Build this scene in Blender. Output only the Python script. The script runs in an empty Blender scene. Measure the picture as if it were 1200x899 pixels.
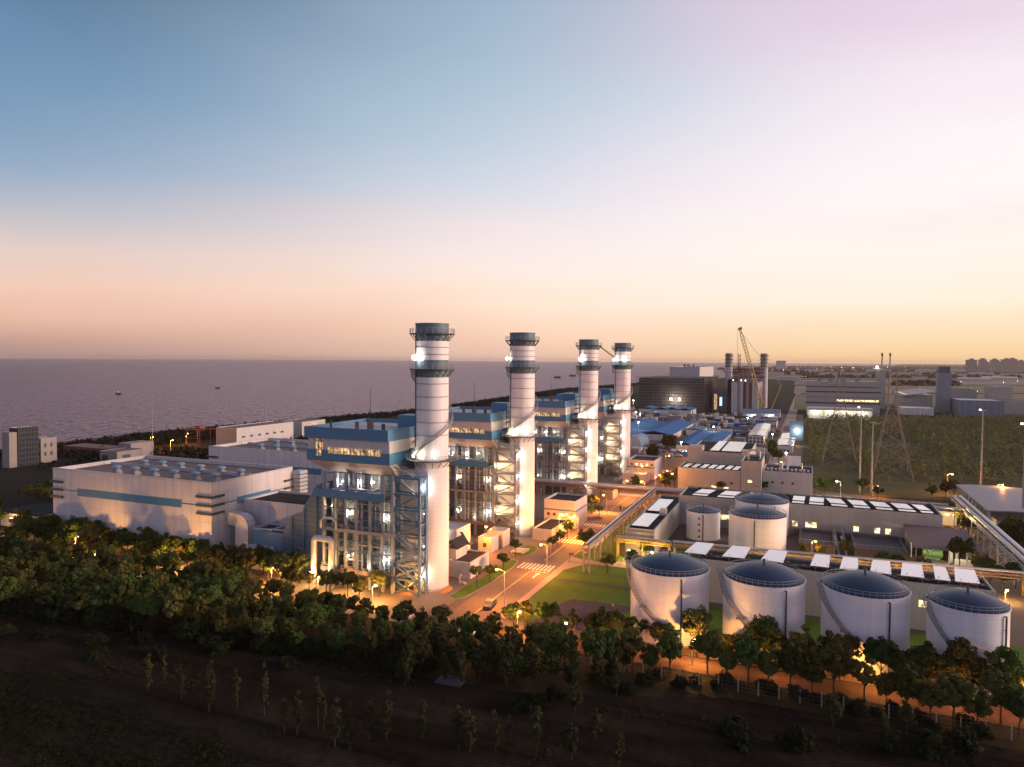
import bpy, math, random
from math import sin, cos, pi, radians, sqrt, atan2
from mathutils import Matrix, Vector
import numpy as np
random.seed(7)
R = random.Random(11)
S = bpy.context.scene
C = S.collection

# ------------------------------------------------------------------ camera
# axes: +Y runs along the row of stacks, away from the camera, +X to the right of it; metres
YAW, PITCH, ROLL = radians(22.5), radians(1.9), radians(0.36)
cd = bpy.data.cameras.new('camera'); cam = bpy.data.objects.new('camera', cd); C.objects.link(cam)
cd.sensor_width = 36.0; cd.lens = 24.99; cd.clip_start = 1.0; cd.clip_end = 90000
CM = Matrix.Rotation(YAW, 4, 'Z') @ Matrix.Rotation(pi/2 - PITCH, 4, 'X') @ Matrix.Rotation(ROLL, 4, 'Z')
cam.matrix_world = Matrix.Translation((0, 0, 52)) @ CM
S.camera = cam
S.view_settings.view_transform = 'Standard'; S.view_settings.look = 'None'
S.view_settings.exposure = 0.14; S.view_settings.gamma = 1.0; S.view_settings.use_curve_mapping = False
S.render.engine = 'CYCLES'
S.cycles.max_bounces = 5; S.cycles.diffuse_bounces = 3; S.cycles.glossy_bounces = 2; S.cycles.transparent_max_bounces = 4
S.cycles.use_denoising = True
S.cycles.sample_clamp_indirect = 4.0; S.cycles.volume_bounces = 1

def lin(c):
    return tuple(((x/255.0)/12.92 if x <= 10.3 else ((x/255.0 + .055)/1.055)**2.4) for x in c) + (1.0,)

# ------------------------------------------------------------------ sky (dusk, sun just gone behind the right of the view)
W = bpy.data.worlds.new('World'); S.world = W; W.use_nodes = True
nt = W.node_tree; N = nt.nodes; L = nt.links
for n in list(N): N.remove(n)
def wm(op, a, b=None, c=None, clamp=False):
    n = N.new('ShaderNodeMath'); n.operation = op; n.use_clamp = clamp
    for i, v in enumerate((a, b, c)):
        if v is None: continue
        if isinstance(v, (int, float)): n.inputs[i].default_value = v
        else: L.new(v, n.inputs[i])
    return n.outputs[0]
tc = N.new('ShaderNodeTexCoord')
def wdot(v):
    n = N.new('ShaderNodeVectorMath'); n.operation = 'DOT_PRODUCT'; L.new(tc.outputs['Generated'], n.inputs[0]); n.inputs[1].default_value = v
    return n.outputs['Value']
zz = wdot((0, 0, 1)); rr = wdot((cos(YAW), sin(YAW), 0)); ff = wdot((-sin(YAW), cos(YAW), 0))
# long soft streaks of high cloud, tilted up to the right
uu = wm('DIVIDE', rr, wm('ADD', wm('ABSOLUTE', ff), .35))
cv_ = N.new('ShaderNodeCombineXYZ'); L.new(wm('MULTIPLY', uu, 1.15), cv_.inputs[0]); L.new(wm('MULTIPLY', wm('SUBTRACT', zz, wm('MULTIPLY', wm('SUBTRACT', .12, zz), wm('MULTIPLY', uu, .8))), 6.0), cv_.inputs[1])
nz = N.new('ShaderNodeTexNoise'); L.new(cv_.outputs[0], nz.inputs[0]); nz.inputs['Scale'].default_value = 1.0; nz.inputs['Detail'].default_value = 5; nz.inputs['Roughness'].default_value = .42
streak = wm('SUBTRACT', nz.outputs[0], .5)
zs = wm('ADD', zz, wm('MULTIPLY', wm('MULTIPLY', streak, .30), wm('MULTIPLY', zz, 4.0, clamp=True)))
def ramp(stops, scale=1.0):
    r = N.new('ShaderNodeValToRGB'); r.color_ramp.interpolation = 'B_SPLINE' if False else 'LINEAR'
    e = r.color_ramp.elements
    while len(e) > 1: e.remove(e[-1])
    for i, (p, c) in enumerate(stops):
        q = e[0] if i == 0 else e.new(p)
        q.position = p; l = lin(c); q.color = (l[0]*scale, l[1]*scale, l[2]*scale, 1)
    L.new(zs, r.inputs[0]); return r.outputs[0]
SKY_L = ramp([(0, (166, 134, 128)), (.02, (190, 150, 140)), (.05, (226, 178, 158)), (.085, (236, 196, 178)), (.12, (224, 200, 192)), (.165, (188, 186, 194)), (.22, (142, 165, 190)), (.29, (112, 145, 176)), (.35, (97, 129, 161)), (.42, (76, 104, 130)), (1, (48, 66, 92))])
SKY_C = ramp([(0, (232, 190, 172)), (.03, (250, 210, 184)), (.07, (254, 226, 205)), (.12, (251, 230, 220)), (.175, (240, 225, 226)), (.24, (209, 213, 224)), (.31, (182, 200, 216)), (.39, (162, 185, 205)), (.46, (150, 174, 196)), (1, (70, 88, 116))])
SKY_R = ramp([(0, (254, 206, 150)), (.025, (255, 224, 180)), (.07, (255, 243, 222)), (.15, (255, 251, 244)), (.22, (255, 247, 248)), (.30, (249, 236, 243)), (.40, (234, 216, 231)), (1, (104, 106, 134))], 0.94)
SKY_P = ramp([(0, (240, 180, 152)), (.06, (255, 214, 192)), (.14, (255, 226, 216)), (.24, (246, 222, 228)), (.4, (214, 206, 224)), (1, (150, 150, 180))])
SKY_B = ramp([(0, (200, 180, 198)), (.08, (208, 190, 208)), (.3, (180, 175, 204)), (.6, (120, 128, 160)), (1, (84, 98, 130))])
def wmix(f, a, b):
    n = N.new('ShaderNodeMix'); n.data_type = 'RGBA'; L.new(f, n.inputs[0]); L.new(a, n.inputs[6]); L.new(b, n.inputs[7]); return n.outputs[2]
def sstep(x, a, b):
    n = N.new('ShaderNodeMapRange'); n.interpolation_type = 'SMOOTHSTEP'; L.new(x, n.inputs[0])
    n.inputs[1].default_value = a; n.inputs[2].default_value = b; return n.outputs[0]
rs = wm('ADD', rr, wm('MULTIPLY', streak, .7))
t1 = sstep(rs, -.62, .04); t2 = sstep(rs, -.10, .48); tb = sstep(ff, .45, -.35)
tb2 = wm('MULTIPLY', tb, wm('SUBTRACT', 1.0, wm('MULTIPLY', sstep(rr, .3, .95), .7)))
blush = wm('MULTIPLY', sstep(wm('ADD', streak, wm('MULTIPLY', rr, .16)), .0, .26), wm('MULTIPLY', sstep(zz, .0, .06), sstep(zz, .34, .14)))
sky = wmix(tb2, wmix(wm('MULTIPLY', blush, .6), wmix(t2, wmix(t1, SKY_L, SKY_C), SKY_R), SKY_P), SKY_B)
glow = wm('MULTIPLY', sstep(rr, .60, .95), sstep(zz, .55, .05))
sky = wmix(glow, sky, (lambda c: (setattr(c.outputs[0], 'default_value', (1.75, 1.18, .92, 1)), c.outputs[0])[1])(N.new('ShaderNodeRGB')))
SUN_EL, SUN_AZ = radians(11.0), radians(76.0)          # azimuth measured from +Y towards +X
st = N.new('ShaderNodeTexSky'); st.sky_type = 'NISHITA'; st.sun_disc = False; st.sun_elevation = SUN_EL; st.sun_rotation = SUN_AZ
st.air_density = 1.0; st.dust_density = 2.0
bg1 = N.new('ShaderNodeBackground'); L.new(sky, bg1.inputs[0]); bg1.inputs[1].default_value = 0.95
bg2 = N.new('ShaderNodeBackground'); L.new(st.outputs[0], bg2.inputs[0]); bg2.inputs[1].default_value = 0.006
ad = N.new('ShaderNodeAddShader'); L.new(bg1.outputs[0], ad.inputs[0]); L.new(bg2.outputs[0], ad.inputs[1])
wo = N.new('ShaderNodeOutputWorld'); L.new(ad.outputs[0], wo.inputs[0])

# ------------------------------------------------------------------ last low sun glow
sl = bpy.data.lights.new('sun', 'SUN'); sl.energy = 3.0; sl.angle = radians(20); sl.color = (1.0, .70, .56)
so = bpy.data.objects.new('sun', sl); C.objects.link(so)
sd = Vector((sin(SUN_AZ)*cos(SUN_EL), cos(SUN_AZ)*cos(SUN_EL), sin(SUN_EL)))
so.rotation_euler = sd.to_track_quat('Z', 'Y').to_euler()

# ------------------------------------------------------------------ helpers
def G(px, py, z=0.0):
    """plan position of the point of height z that stands at this place of the 1200 x 899 survey picture"""
    d = CM.to_3x3() @ Vector(((px - 600)/833.0, -(py - 449.5)/833.0, -1)); t = (z - 52.0)/d.z
    return d.x*t, d.y*t

class MB:
    def __init__(s): s.v = []; s.f = []; s.m = []; s.s = []
    def face(s, pts, m=0, smooth=False):
        b = len(s.v); s.v += [tuple(p) for p in pts]; s.f.append(tuple(range(b, b+len(pts)))); s.m.append(m); s.s.append(smooth)
    def raw(s, v, f, m=0, smooth=False):
        b = len(s.v); s.v += [tuple(p) for p in v]
        for q in f: s.f.append(tuple(b+i for i in q)); s.m.append(m); s.s.append(smooth)
        return s
    def box(s, x0, y0, z0, x1, y1, z1, m=0):
        if x0 > x1: x0, x1 = x1, x0
        if y0 > y1: y0, y1 = y1, y0
        v = [(x0,y0,z0),(x1,y0,z0),(x1,y1,z0),(x0,y1,z0),(x0,y0,z1),(x1,y0,z1),(x1,y1,z1),(x0,y1,z1)]
        return s.raw(v, [(0,3,2,1),(4,5,6,7),(0,1,5,4),(1,2,6,5),(2,3,7,6),(3,0,4,7)], m)
    def prism(s, poly, z0, z1, m=0, mtop=None):
        n = len(poly); a = sum(poly[i][0]*poly[(i+1)%n][1]-poly[(i+1)%n][0]*poly[i][1] for i in range(n))
        if a < 0: poly = poly[::-1]
        s.raw([(x,y,z0) for x,y in poly]+[(x,y,z1) for x,y in poly], [(i,(i+1)%n,n+(i+1)%n,n+i) for i in range(n)], m)
        s.face([(x,y,z1) for x,y in poly], m if mtop is None else mtop); s.face([(x,y,z0) for x,y in poly[::-1]], m)
        return s
    def prism_xz(s, poly, y0, y1, m=0):
        n = len(poly); v = [(x,y0,z) for x,z in poly]+[(x,y1,z) for x,z in poly]
        s.raw(v, [(i,(i+1)%n,n+(i+1)%n,n+i) for i in range(n)]+[tuple(range(n))[::-1], tuple(range(n,2*n))], m); return s
    def prism_yz(s, poly, x0, x1, m=0):
        n = len(poly); v = [(x0,y,z) for y,z in poly]+[(x1,y,z) for y,z in poly]
        s.raw(v, [(i,(i+1)%n,n+(i+1)%n,n+i) for i in range(n)]+[tuple(range(n))[::-1], tuple(range(n,2*n))], m); return s
    def bar(s, p, q, w=.2, h=None, m=0):
        p = Vector(p); q = Vector(q); d = (q-p); 
        if d.length < 1e-6: return s
        d.normalize(); up = Vector((0,0,1)) if abs(d.z) < .95 else Vector((0,1,0))
        a = d.cross(up).normalized(); b = a.cross(d).normalized(); h = h or w; a *= w/2; b *= h/2
        v = [p-a-b,p+a-b,p+a+b,p-a+b,q-a-b,q+a-b,q+a+b,q-a+b]
        return s.raw(v, [(3,2,1,0),(4,5,6,7),(0,1,5,4),(1,2,6,5),(2,3,7,6),(3,0,4,7)], m)
    def tube(s, pts, r=.2, n=8, m=0, r2=None):
        pts = [Vector(p) for p in pts]; k = len(pts); rings = []; pa = None
        for i, p in enumerate(pts):
            d = (pts[min(i+1,k-1)]-pts[max(i-1,0)]).normalized()
            if pa is None: pa = d.cross(Vector((0,0,1)) if abs(d.z) < .9 else Vector((0,1,0))).normalized()
            pa = (pa - d*pa.dot(d)).normalized(); b = d.cross(pa)
            rad = r if r2 is None else r+(r2-r)*i/(k-1)
            rings.append([p+(pa*cos(2*pi*j/n)+b*sin(2*pi*j/n))*rad for j in range(n)])
        v = [q for g in rings for q in g]
        s.raw(v, [(i*n+j,i*n+(j+1)%n,(i+1)*n+(j+1)%n,(i+1)*n+j) for i in range(k-1) for j in range(n)], m, True)
        s.face(rings[0][::-1], m); s.face(rings[-1], m); return s
    def lathe(s, cx, cy, prof, n=32, m=0, smooth=True, a0=0, a1=2*pi, cap=True):
        full = abs(a1-a0-2*pi) < 1e-6; k = n if full else n+1
        for (ra,za),(rb,zb) in zip(prof[:-1], prof[1:]):
            an = [a0+(a1-a0)*j/n for j in range(k)]
            v = [(cx+ra*cos(a),cy+ra*sin(a),za) for a in an]+[(cx+rb*cos(a),cy+rb*sin(a),zb) for a in an]
            s.raw(v, [(j,(j+1)%k,k+(j+1)%k,k+j) for j in range(n)], m, smooth)
        return s
    def disc(s, cx, cy, z, r, n=32, m=0):
        s.face([(cx+r*cos(2*pi*j/n),cy+r*sin(2*pi*j/n),z) for j in range(n)], m); return s
    def build(s, name, mats, parent=None, origin=None):
        o0 = Vector(origin) if origin is not None else Vector((0,0,0)); p = parent
        if parent is not None:
            o0 = Vector((0,0,0))
            while p is not None: o0 += p.location; p = p.parent
        me = bpy.data.meshes.new(name)
        v = np.array(s.v, dtype=float) - np.array(o0)
        me.from_pydata(v.tolist(), [], s.f)
        if not isinstance(mats, (list, tuple)): mats = [mats]
        for q in mats: me.materials.append(q)
        me.polygons.foreach_set('material_index', s.m); me.polygons.foreach_set('use_smooth', s.s)
        me.update()
        o = bpy.data.objects.new(name, me); C.objects.link(o)
        if parent is not None: o.parent = parent
        elif origin is not None: o.location = o0
        return o

def tag(o, label=None, cat=None, group=None, kind=None):
    if label: o['label'] = label
    if cat: o['category'] = cat
    if group: o['group'] = group
    if kind: o['kind'] = kind
    return o
def T(name, label, cat, loc=(0,0,0), group=None):
    o = bpy.data.objects.new(name, None); C.objects.link(o); o.location = loc; o.empty_display_size = .1
    return tag(o, label, cat, group)
def struct(name, mb, mats): return tag(mb.build(name, mats), kind='structure')
def kids(o): return [c for c in bpy.data.objects if c.parent == o]
_kid = {}
def copy_tree(o, parent=None, label=None, loc=None, rz=None, scale=None):
    c = o.copy(); C.objects.link(c); c.parent = parent
    if label: c['label'] = label
    if loc is not None: c.location = loc
    if rz is not None: c.rotation_euler = (0, 0, rz)
    if scale is not None: c.scale = scale
    for ch in o.children: copy_tree(ch, c)
    return c
def lamp(parent, loc, watts, col, rad=.25):
    """the light a lamp of this thing gives; loc in world axes, before any copy"""
    l = bpy.data.lights.new('lamp_light', 'POINT'); l.energy = watts; l.color = col; l.shadow_soft_size = rad
    o = bpy.data.objects.new('lamp_light', l); C.objects.link(o)
    q = Vector(loc); p = parent
    while p is not None: q -= p.location; p = p.parent
    o.parent = parent; o.location = q; return o
SODIUM = (1.0, .31, .035); WARM = (1.0, .78, .50); COOL = (1.0, .92, .80)

# ------------------------------------------------------------------ materials
def M(name, col, rough=.65, metal=0.0, var=.14, scale=.25, seams=None, streak=0.0, bump=0.0, bscale=1.0, rnd=0.0, spec=.5, dark=.55, detail=5, col2=None, tracks=0):
    m = bpy.data.materials.new(name); m.use_nodes = True; t = m.node_tree; n = t.nodes; l = t.links; P = n['Principled BSDF']
    P.inputs['Roughness'].default_value = rough; P.inputs['Metallic'].default_value = metal; P.inputs['Specular IOR Level'].default_value = spec
    tc = n.new('ShaderNodeTexCoord'); co = tc.outputs['Object']
    def mth(op, a, b=None, clamp=False):
        q = n.new('ShaderNodeMath'); q.operation = op; q.use_clamp = clamp
        for i, v in enumerate((a, b)):
            if v is None: continue
            if isinstance(v, (int, float)): q.inputs[i].default_value = v
            else: l.new(v, q.inputs[i])
        return q.outputs[0]
    nz = n.new('ShaderNodeTexNoise'); l.new(co, nz.inputs[0]); nz.inputs['Scale'].default_value = scale; nz.inputs['Detail'].default_value = detail
    f = mth('ADD', 1.0-var, mth('MULTIPLY', nz.outputs[0], 2*var))
    if streak:
        mp = n.new('ShaderNodeMapping'); l.new(co, mp.inputs[0]); mp.inputs['Scale'].default_value = (1.1, 1.1, .06)
        n2 = n.new('ShaderNodeTexNoise'); l.new(mp.outputs[0], n2.inputs[0]); n2.inputs['Scale'].default_value = .9; n2.inputs['Detail'].default_value = 6
        f = mth('MULTIPLY', f, mth('ADD', 1.0-streak, mth('MULTIPLY', n2.outputs[0], 2*streak)))
    if seams:
        sp = n.new('ShaderNodeSeparateXYZ'); l.new(co, sp.inputs[0])
        for i, per in enumerate(seams):
            if not per: continue
            if isinstance(per, tuple): per, wd = per
            else: wd = .06
            fr = mth('FRACT', mth('DIVIDE', mth('ADD', sp.outputs[i], 1000.137), per))
            f = mth('MULTIPLY', f, mth('SUBTRACT', 1.0, mth('MULTIPLY', mth('LESS_THAN', fr, wd), 1.0-dark)))
    if tracks:   # lines left by machines, wandering along X
        mp3 = n.new('ShaderNodeMapping'); l.new(co, mp3.inputs[0]); mp3.inputs['Rotation'].default_value = (0,0,.05); mp3.inputs['Scale'].default_value = (.016,.33,1)
        n4 = n.new('ShaderNodeTexNoise'); l.new(mp3.outputs[0], n4.inputs[0]); n4.inputs['Scale'].default_value = 1.0; n4.inputs['Detail'].default_value = 7; n4.inputs['Distortion'].default_value = .6
        q3 = n.new('ShaderNodeMapRange'); l.new(n4.outputs[0], q3.inputs[0]); q3.inputs[1].default_value = .35; q3.inputs[2].default_value = .68; q3.inputs[3].default_value = 1.0-tracks; q3.inputs[4].default_value = 1.0+tracks*1.4
        f = mth('MULTIPLY', f, q3.outputs[0])
    if rnd:
        oi = n.new('ShaderNodeObjectInfo'); f = mth('MULTIPLY', f, mth('ADD', 1.0-rnd, mth('MULTIPLY', oi.outputs['Random'], 2*rnd)))
    mx = n.new('ShaderNodeVectorMath'); mx.operation = 'SCALE'; mx.inputs[0].default_value = col; l.new(f, mx.inputs['Scale'])
    if col2:   # kinds of tree differ in hue
        oi2 = n.new('ShaderNodeObjectInfo'); m2 = n.new('ShaderNodeMix'); m2.data_type = 'RGBA'; m2.inputs[6].default_value = (*col,1); m2.inputs[7].default_value = (*col2,1)
        l.new(mth('FRACT', mth('MULTIPLY', oi2.outputs['Random'], 7.31)), m2.inputs[0]); l.new(m2.outputs[2], mx.inputs[0])
    l.new(mx.outputs[0], P.inputs['Base Color'])
    if bump:
        n3 = n.new('ShaderNodeTexNoise'); l.new(co, n3.inputs[0]); n3.inputs['Scale'].default_value = bscale; n3.inputs['Detail'].default_value = 6
        b = n.new('ShaderNodeBump'); b.inputs['Strength'].default_value = bump; b.inputs['Distance'].default_value = .5; l.new(n3.outputs[0], b.inputs['Height']); l.new(b.outputs[0], P.inputs['Normal'])
    return m
def E(name, col, power, mull=None):
    m = bpy.data.materials.new(name); m.use_nodes = True; t = m.node_tree; n = t.nodes; l = t.links; P = n['Principled BSDF']
    P.inputs['Base Color'].default_value = (.1,.08,.06,1); P.inputs['Emission Color'].default_value = (*col, 1); P.inputs['Emission Strength'].default_value = power
    if mull:   # lit room behind glazing: uneven light and dark mullions
        tc = n.new('ShaderNodeTexCoord'); nz = n.new('ShaderNodeTexNoise'); l.new(tc.outputs['Object'], nz.inputs[0]); nz.inputs['Scale'].default_value = mull; nz.inputs['Detail'].default_value = 3
        r = n.new('ShaderNodeMapRange'); l.new(nz.outputs[0], r.inputs[0]); r.inputs[1].default_value = .38; r.inputs[2].default_value = .68; r.inputs[3].default_value = power*.12; r.inputs[4].default_value = power*1.5
        l.new(r.outputs[0], P.inputs['Emission Strength'])
    return m
white_clad = M('white_cladding', (.58,.55,.55), .6, streak=.18, seams=((3.0,.035),(3.0,.035),(5.0,.02)), dark=.64)
pale_wall = M('pale_render', (.50,.47,.46), .8, streak=.15)
grey_clad = M('grey_cladding', (.40,.38,.34), .65, streak=.12, seams=((2.4,.03),(2.4,.03),0), dark=.78)
tank_white = M('tank_paint', (.77,.75,.765), .42, var=.08, streak=.15, seams=(0,0,(2.1,.025)), dark=.72)
stack_white = M('stack_paint', (.70,.675,.675), .5, var=.08, streak=.22)
stack_lag = M('stack_lagging', (.66,.63,.63), .5, var=.06, streak=.08, seams=(0,0,(.95,.07)), dark=.80)
blue_clad = M('blue_cladding', (.062,.185,.315), .5, var=.10, seams=((1.5,.04),(1.5,.04),0), dark=.8)
blue_pale = M('blue_grey_cladding', (.12,.21,.30), .65, var=.08, seams=((1.5,.04),(1.5,.04),0), dark=.8)
stack_blue = M('stack_blue', (.09,.15,.185), .55, var=.12, streak=.2)
casing_m = M('boiler_casing', (.20,.235,.26), .6, metal=.0, var=.2, streak=.15, seams=(0,0,(1.15,.16)), dark=.5)
steel_blue = M('blue_steel', (.085,.165,.255), .5, var=.1)
col_m = M('column_paint', (.30,.33,.36), .5, var=.12)
steel_grey = M('grey_steel', (.25,.25,.25), .5, var=.15)
cream_clad = M('cream_cladding', (.58,.52,.46), .6, streak=.1)
steel_light = M('galvanised_steel', (.48,.47,.46), .45, metal=.2, var=.1)
steel_dark = M('dark_steel', (.06,.06,.065), .6)
steel_yellow = M('yellow_steel', (.45,.30,.07), .5)
lamp_tan_soffit = M('lamp_tan_soffit', (.40,.31,.26), .7, streak=.08, seams=((1.5,.03),0,0), dark=.85)  # tan of the lamplight from below is put into the base colour
M_riser = M('riser_lagging', (.40,.38,.37), .45, metal=.2, var=.15)
pipe_lag = M('pipe_lagging', (.60,.56,.53), .35, metal=.35, var=.1)
roof_brown = M('brown_roof_sheet', (.20,.15,.14), spec=.12, rough=.8, var=.25, scale=.12)
roof_dark = M('dark_roof_felt', (.032,.031,.034), spec=.12, rough=.85, var=.35, scale=.3)
roof_pale = M('pale_roof_deck', (.42,.42,.45), .7, var=.2)
roof_light = M('translucent_roof_sheet', (.90,.86,.83), .22, metal=.8, var=.05, seams=((1.3,.04),(1.3,.04),0), dark=.88)
dome_blue = M('tank_roof_paint', (.016,.038,.085), .38, spec=.35, var=.12, scale=.4)
vent_blue = M('vent_paint', (.22,.33,.42), .3, metal=.3)
fin_dark = M('louvre_fin', (.055,.06,.075), .5)
concrete = M('concrete', (.30,.27,.24), .85, var=.18, scale=.4, streak=.1)
conc_dark = M('wet_concrete', (.10,.085,.08), .8, var=.25)
blue_roof = M('blue_roof_sheet', (.04,.15,.36), .85, spec=.15, var=.15, scale=.4, seams=((2.0,.05),0,0), dark=.75)
cabin_white = M('cabin_panel', (.60,.57,.55), .6, streak=.15)
cabin_red = M('red_oxide', (.17,.05,.035), .7, var=.3)
glass_dark = M('dark_glass', (.035,.045,.055), .12, spec=.8)
rail_m = M('railing', (.30,.30,.31), .5)
lit_win = E('lit_window', (1.0,.72,.34), 2.2, .8)
lit_hall = E('lit_opening', (1.0,.60,.28), .75, 1.1)
lit_green = E('lit_workshop', (.95,.85,.45), 1.6, .7)
bulb_white = E('lamp_glow_white', (1.0,.88,.66), 60)
bulb_big = E('floodlight_glow', (1.0,.92,.74), 40)
bulb_orange = E('lamp_glow_sodium', (1.0,.52,.14), 45)
bulb_far = E('far_lamp_glow', (1.0,.85,.65), 9)

# ------------------------------------------------------------------ ground, sea, roads
land_m = M('rough_ground', (.022,.021,.012), spec=.12, rough=.95, var=.5, scale=.02, detail=10)
soil_m = M('bare_soil', (.022,.0165,.0125), spec=.0, rough=.95, var=.6, scale=.09, bump=.9, bscale=.5, detail=12, tracks=.3)
grass_m = M('mown_grass', (.085,.150,.018), spec=.12, rough=.9, var=.35, scale=.25, bump=.3, bscale=3)
grassd_m = M('rank_grass', (.030,.038,.014), spec=.12, rough=.95, var=.5, scale=.12, bump=.6, bscale=2)
yard_m = M('concrete_yard', (.20,.155,.12), spec=.12, rough=.85, var=.22, scale=.12, seams=((6,.012),(6,.012),0), dark=.8)
road_m = M('road_surface', (.19,.145,.115), spec=.12, rough=.8, var=.16, scale=.15)
site_m = M('site_ground', (.16,.12,.095), spec=.12, rough=.9, var=.45, scale=.05, detail=9)
paver_m = M('footway_paving', (.36,.27,.20), .85, var=.12, seams=((1.2,.05),(1.2,.05),0), dark=.85)
kerb_m = M('kerb_stone', (.26,.22,.18), .85)
mark_m = M('road_paint', (.72,.66,.54), .7, var=.15, scale=1.5)
marky_m = M('yellow_road_paint', (.62,.42,.12), .7, var=.15, scale=1.5)
gravel_m = M('purple_gravel', (.075,.060,.080), spec=.12, rough=.95, var=.35, scale=1.2, bump=.4, bscale=5)
coast = [(-405,-400),(-405,200),(-408,285),(-414,340),(-402,432),(-372,575),(-372,740),(-408,1190),(-330,1900),(-90,3000),(900,9000)]
land = coast + [(2800,26000),(26000,26000),(26000,-400)]
struct('ground', MB().prism(land, -2.4, 0), land_m)
sea_m = bpy.data.materials.new('sea_water'); sea_m.use_nodes = True
_n = sea_m.node_tree.nodes; _l = sea_m.node_tree.links; _P = _n['Principled BSDF']
_l.remove(_n['Material Output'].inputs['Surface'].links[0]); _n.remove(_P)
_tc = _n.new('ShaderNodeTexCoord'); _mp = _n.new('ShaderNodeMapping'); _mp.inputs['Scale'].default_value = (.19,.045,.1); _mr = _n.new('ShaderNodeMapping'); _mr.inputs['Rotation'].default_value = (0,0,-.708); _l.new(_tc.outputs['Object'], _mr.inputs[0]); _l.new(_mr.outputs[0], _mp.inputs[0])
_nz = _n.new('ShaderNodeTexNoise'); _nz.inputs['Scale'].default_value = 1; _nz.inputs['Detail'].default_value = 3; _nz.inputs['Roughness'].default_value = .6; _l.new(_mp.outputs[0], _nz.inputs[0])
_b = _n.new('ShaderNodeBump'); _b.inputs['Strength'].default_value = 1.0; _b.inputs['Distance'].default_value = 4.5; _l.new(_nz.outputs[0], _b.inputs['Height'])
_d = _n.new('ShaderNodeBsdfDiffuse'); _d.inputs['Color'].default_value = (.060,.046,.063,1); _g = _n.new('ShaderNodeBsdfGlossy'); _g.inputs['Color'].default_value = (.92,.82,.95,1); _g.inputs['Roughness'].default_value = .18
_mx = _n.new('ShaderNodeMixShader'); _fr = _n.new('ShaderNodeFresnel'); _fr.inputs['IOR'].default_value = 1.33; _l.new(_b.outputs[0], _fr.inputs['Normal']); _l.new(_b.outputs[0], _g.inputs['Normal']); _l.new(_b.outputs[0], _d.inputs['Normal'])
_ml = _n.new('ShaderNodeMath'); _ml.operation = 'MULTIPLY'; _ml.inputs[1].default_value = .52; _l.new(_fr.outputs[0], _ml.inputs[0]); _l.new(_ml.outputs[0], _mx.inputs[0]); _l.new(_d.outputs[0], _mx.inputs[1]); _l.new(_g.outputs[0], _mx.inputs[2]); _l.new(_mx.outputs[0], _n['Material Output'].inputs['Surface'])
_q = MB(); _q.face([(-26000,-400,-1.6),(2800,-400,-1.6),(2800,26000,-1.6),(-26000,26000,-1.6)]); struct("sea", _q, sea_m)

def sheet(name, poly, z, mat, kind='structure'):
    b = MB(); n = len(poly); a = sum(poly[i][0]*poly[(i+1)%n][1]-poly[(i+1)%n][0]*poly[i][1] for i in range(n))
    b.face([(x,y,z) for x,y in (poly if a > 0 else poly[::-1])]); return struct(name, b, mat)
def rect(x0,y0,x1,y1): return [(x0,y0),(x1,y0),(x1,y1),(x0,y1)]
# near field: gently rolling bare soil
def field(name, x0,y0,x1,y1, nx,ny, mat, amp, edge):
    b = MB(); rr_ = random.Random(3); ph = [(rr_.uniform(.02,.3), rr_.uniform(.05,.5), rr_.uniform(0,6)) for _ in range(7)]
    def h(x,y): return .06 + amp*(sum(sin(a*x+c)*cos(k*y+c*1.7) for a,k,c in ph)/4+.5)*min(1, max(0, edge(x)-y)/6)
    v = [(x0+(x1-x0)*i/nx, min(y0+(y1-y0)*j/ny, edge(x0+(x1-x0)*i/nx)), 0) for j in range(ny+1) for i in range(nx+1)]
    v = [(x,y,max(.05,h(x,y))) for x,y,_ in v]
    b.raw(v, [(j*(nx+1)+i, j*(nx+1)+i+1, (j+1)*(nx+1)+i+1, (j+1)*(nx+1)+i) for j in range(ny) for i in range(nx)], 0, True); return struct(name, b, mat)
def soil_edge(x):
    k = [(-400,84),(-150,91),(-107,96.5),(-72,99.5),(-41,101.5),(-28,106),(-10,113),(60,113),(400,113)]
    for (a,b),(c,d) in zip(k[:-1], k[1:]):
        if a <= x <= c: return b+(d-b)*(x-a)/(c-a)
    return 113
field('bare_field', -260, 20, 120, 116, 190, 60, soil_m, .5, soil_edge)
sheet('front_verge', [(-66,112),(60,112),(60,119.4),(-66,119.4)], .07, M('dark_verge', (.028,.026,.012), .95, var=.5, scale=.4, spec=.1))
sheet('site_ground', [(-200,126.5),(52,126.5),(52,300),(6,310),(-1,330),(-2,760),(-200,760)], .04, site_m)
sheet('yard', [(-215,127),(-69,127),(-69,400),(-215,400)], .08, yard_m)
sheet('front_road', [(-56,119.5),(60,119.5),(60,125.8),(-40,125.8),(-56,125.8)], .14, M('earth_road', (.105,.056,.036), .9, var=.5, scale=.5, spec=.1, tracks=.3))
sheet('road', [(-240,119.5),(-56,119.5),(-56,125.8),(-44,125.8),(-56.5,129),(-56.8,700),(-66.8,700),(-66.8,130),(-70,126.5),(-240,125.8)], .12, road_m)
sheet('wood_floor', [(-2,305),(260,330),(260,820),(-2,690)], .03, M('wood_floor_ground', (.085,.082,.034), .95, var=.5, scale=.06, spec=.1))
sheet('side_road', [(-66.8,172),(-66.8,185.5),(-92,185.5),(-92,172)], .10, road_m)
sheet('side_road', [(-56.8,174),(-30,174),(-30,177.5),(-46,179),(-56.8,186)], .10, paver_m)
sheet('cross_road', [(-66.8,218),(-66.8,232),(-100,232),(-100,218)], .10, road_m)
sheet('far_road', [(-17.5,330),(-8,330),(-8.5,1300),(-15.5,1300)], .14, M('pale_road', (.36,.28,.22), .85, var=.2, scale=.1))
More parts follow.
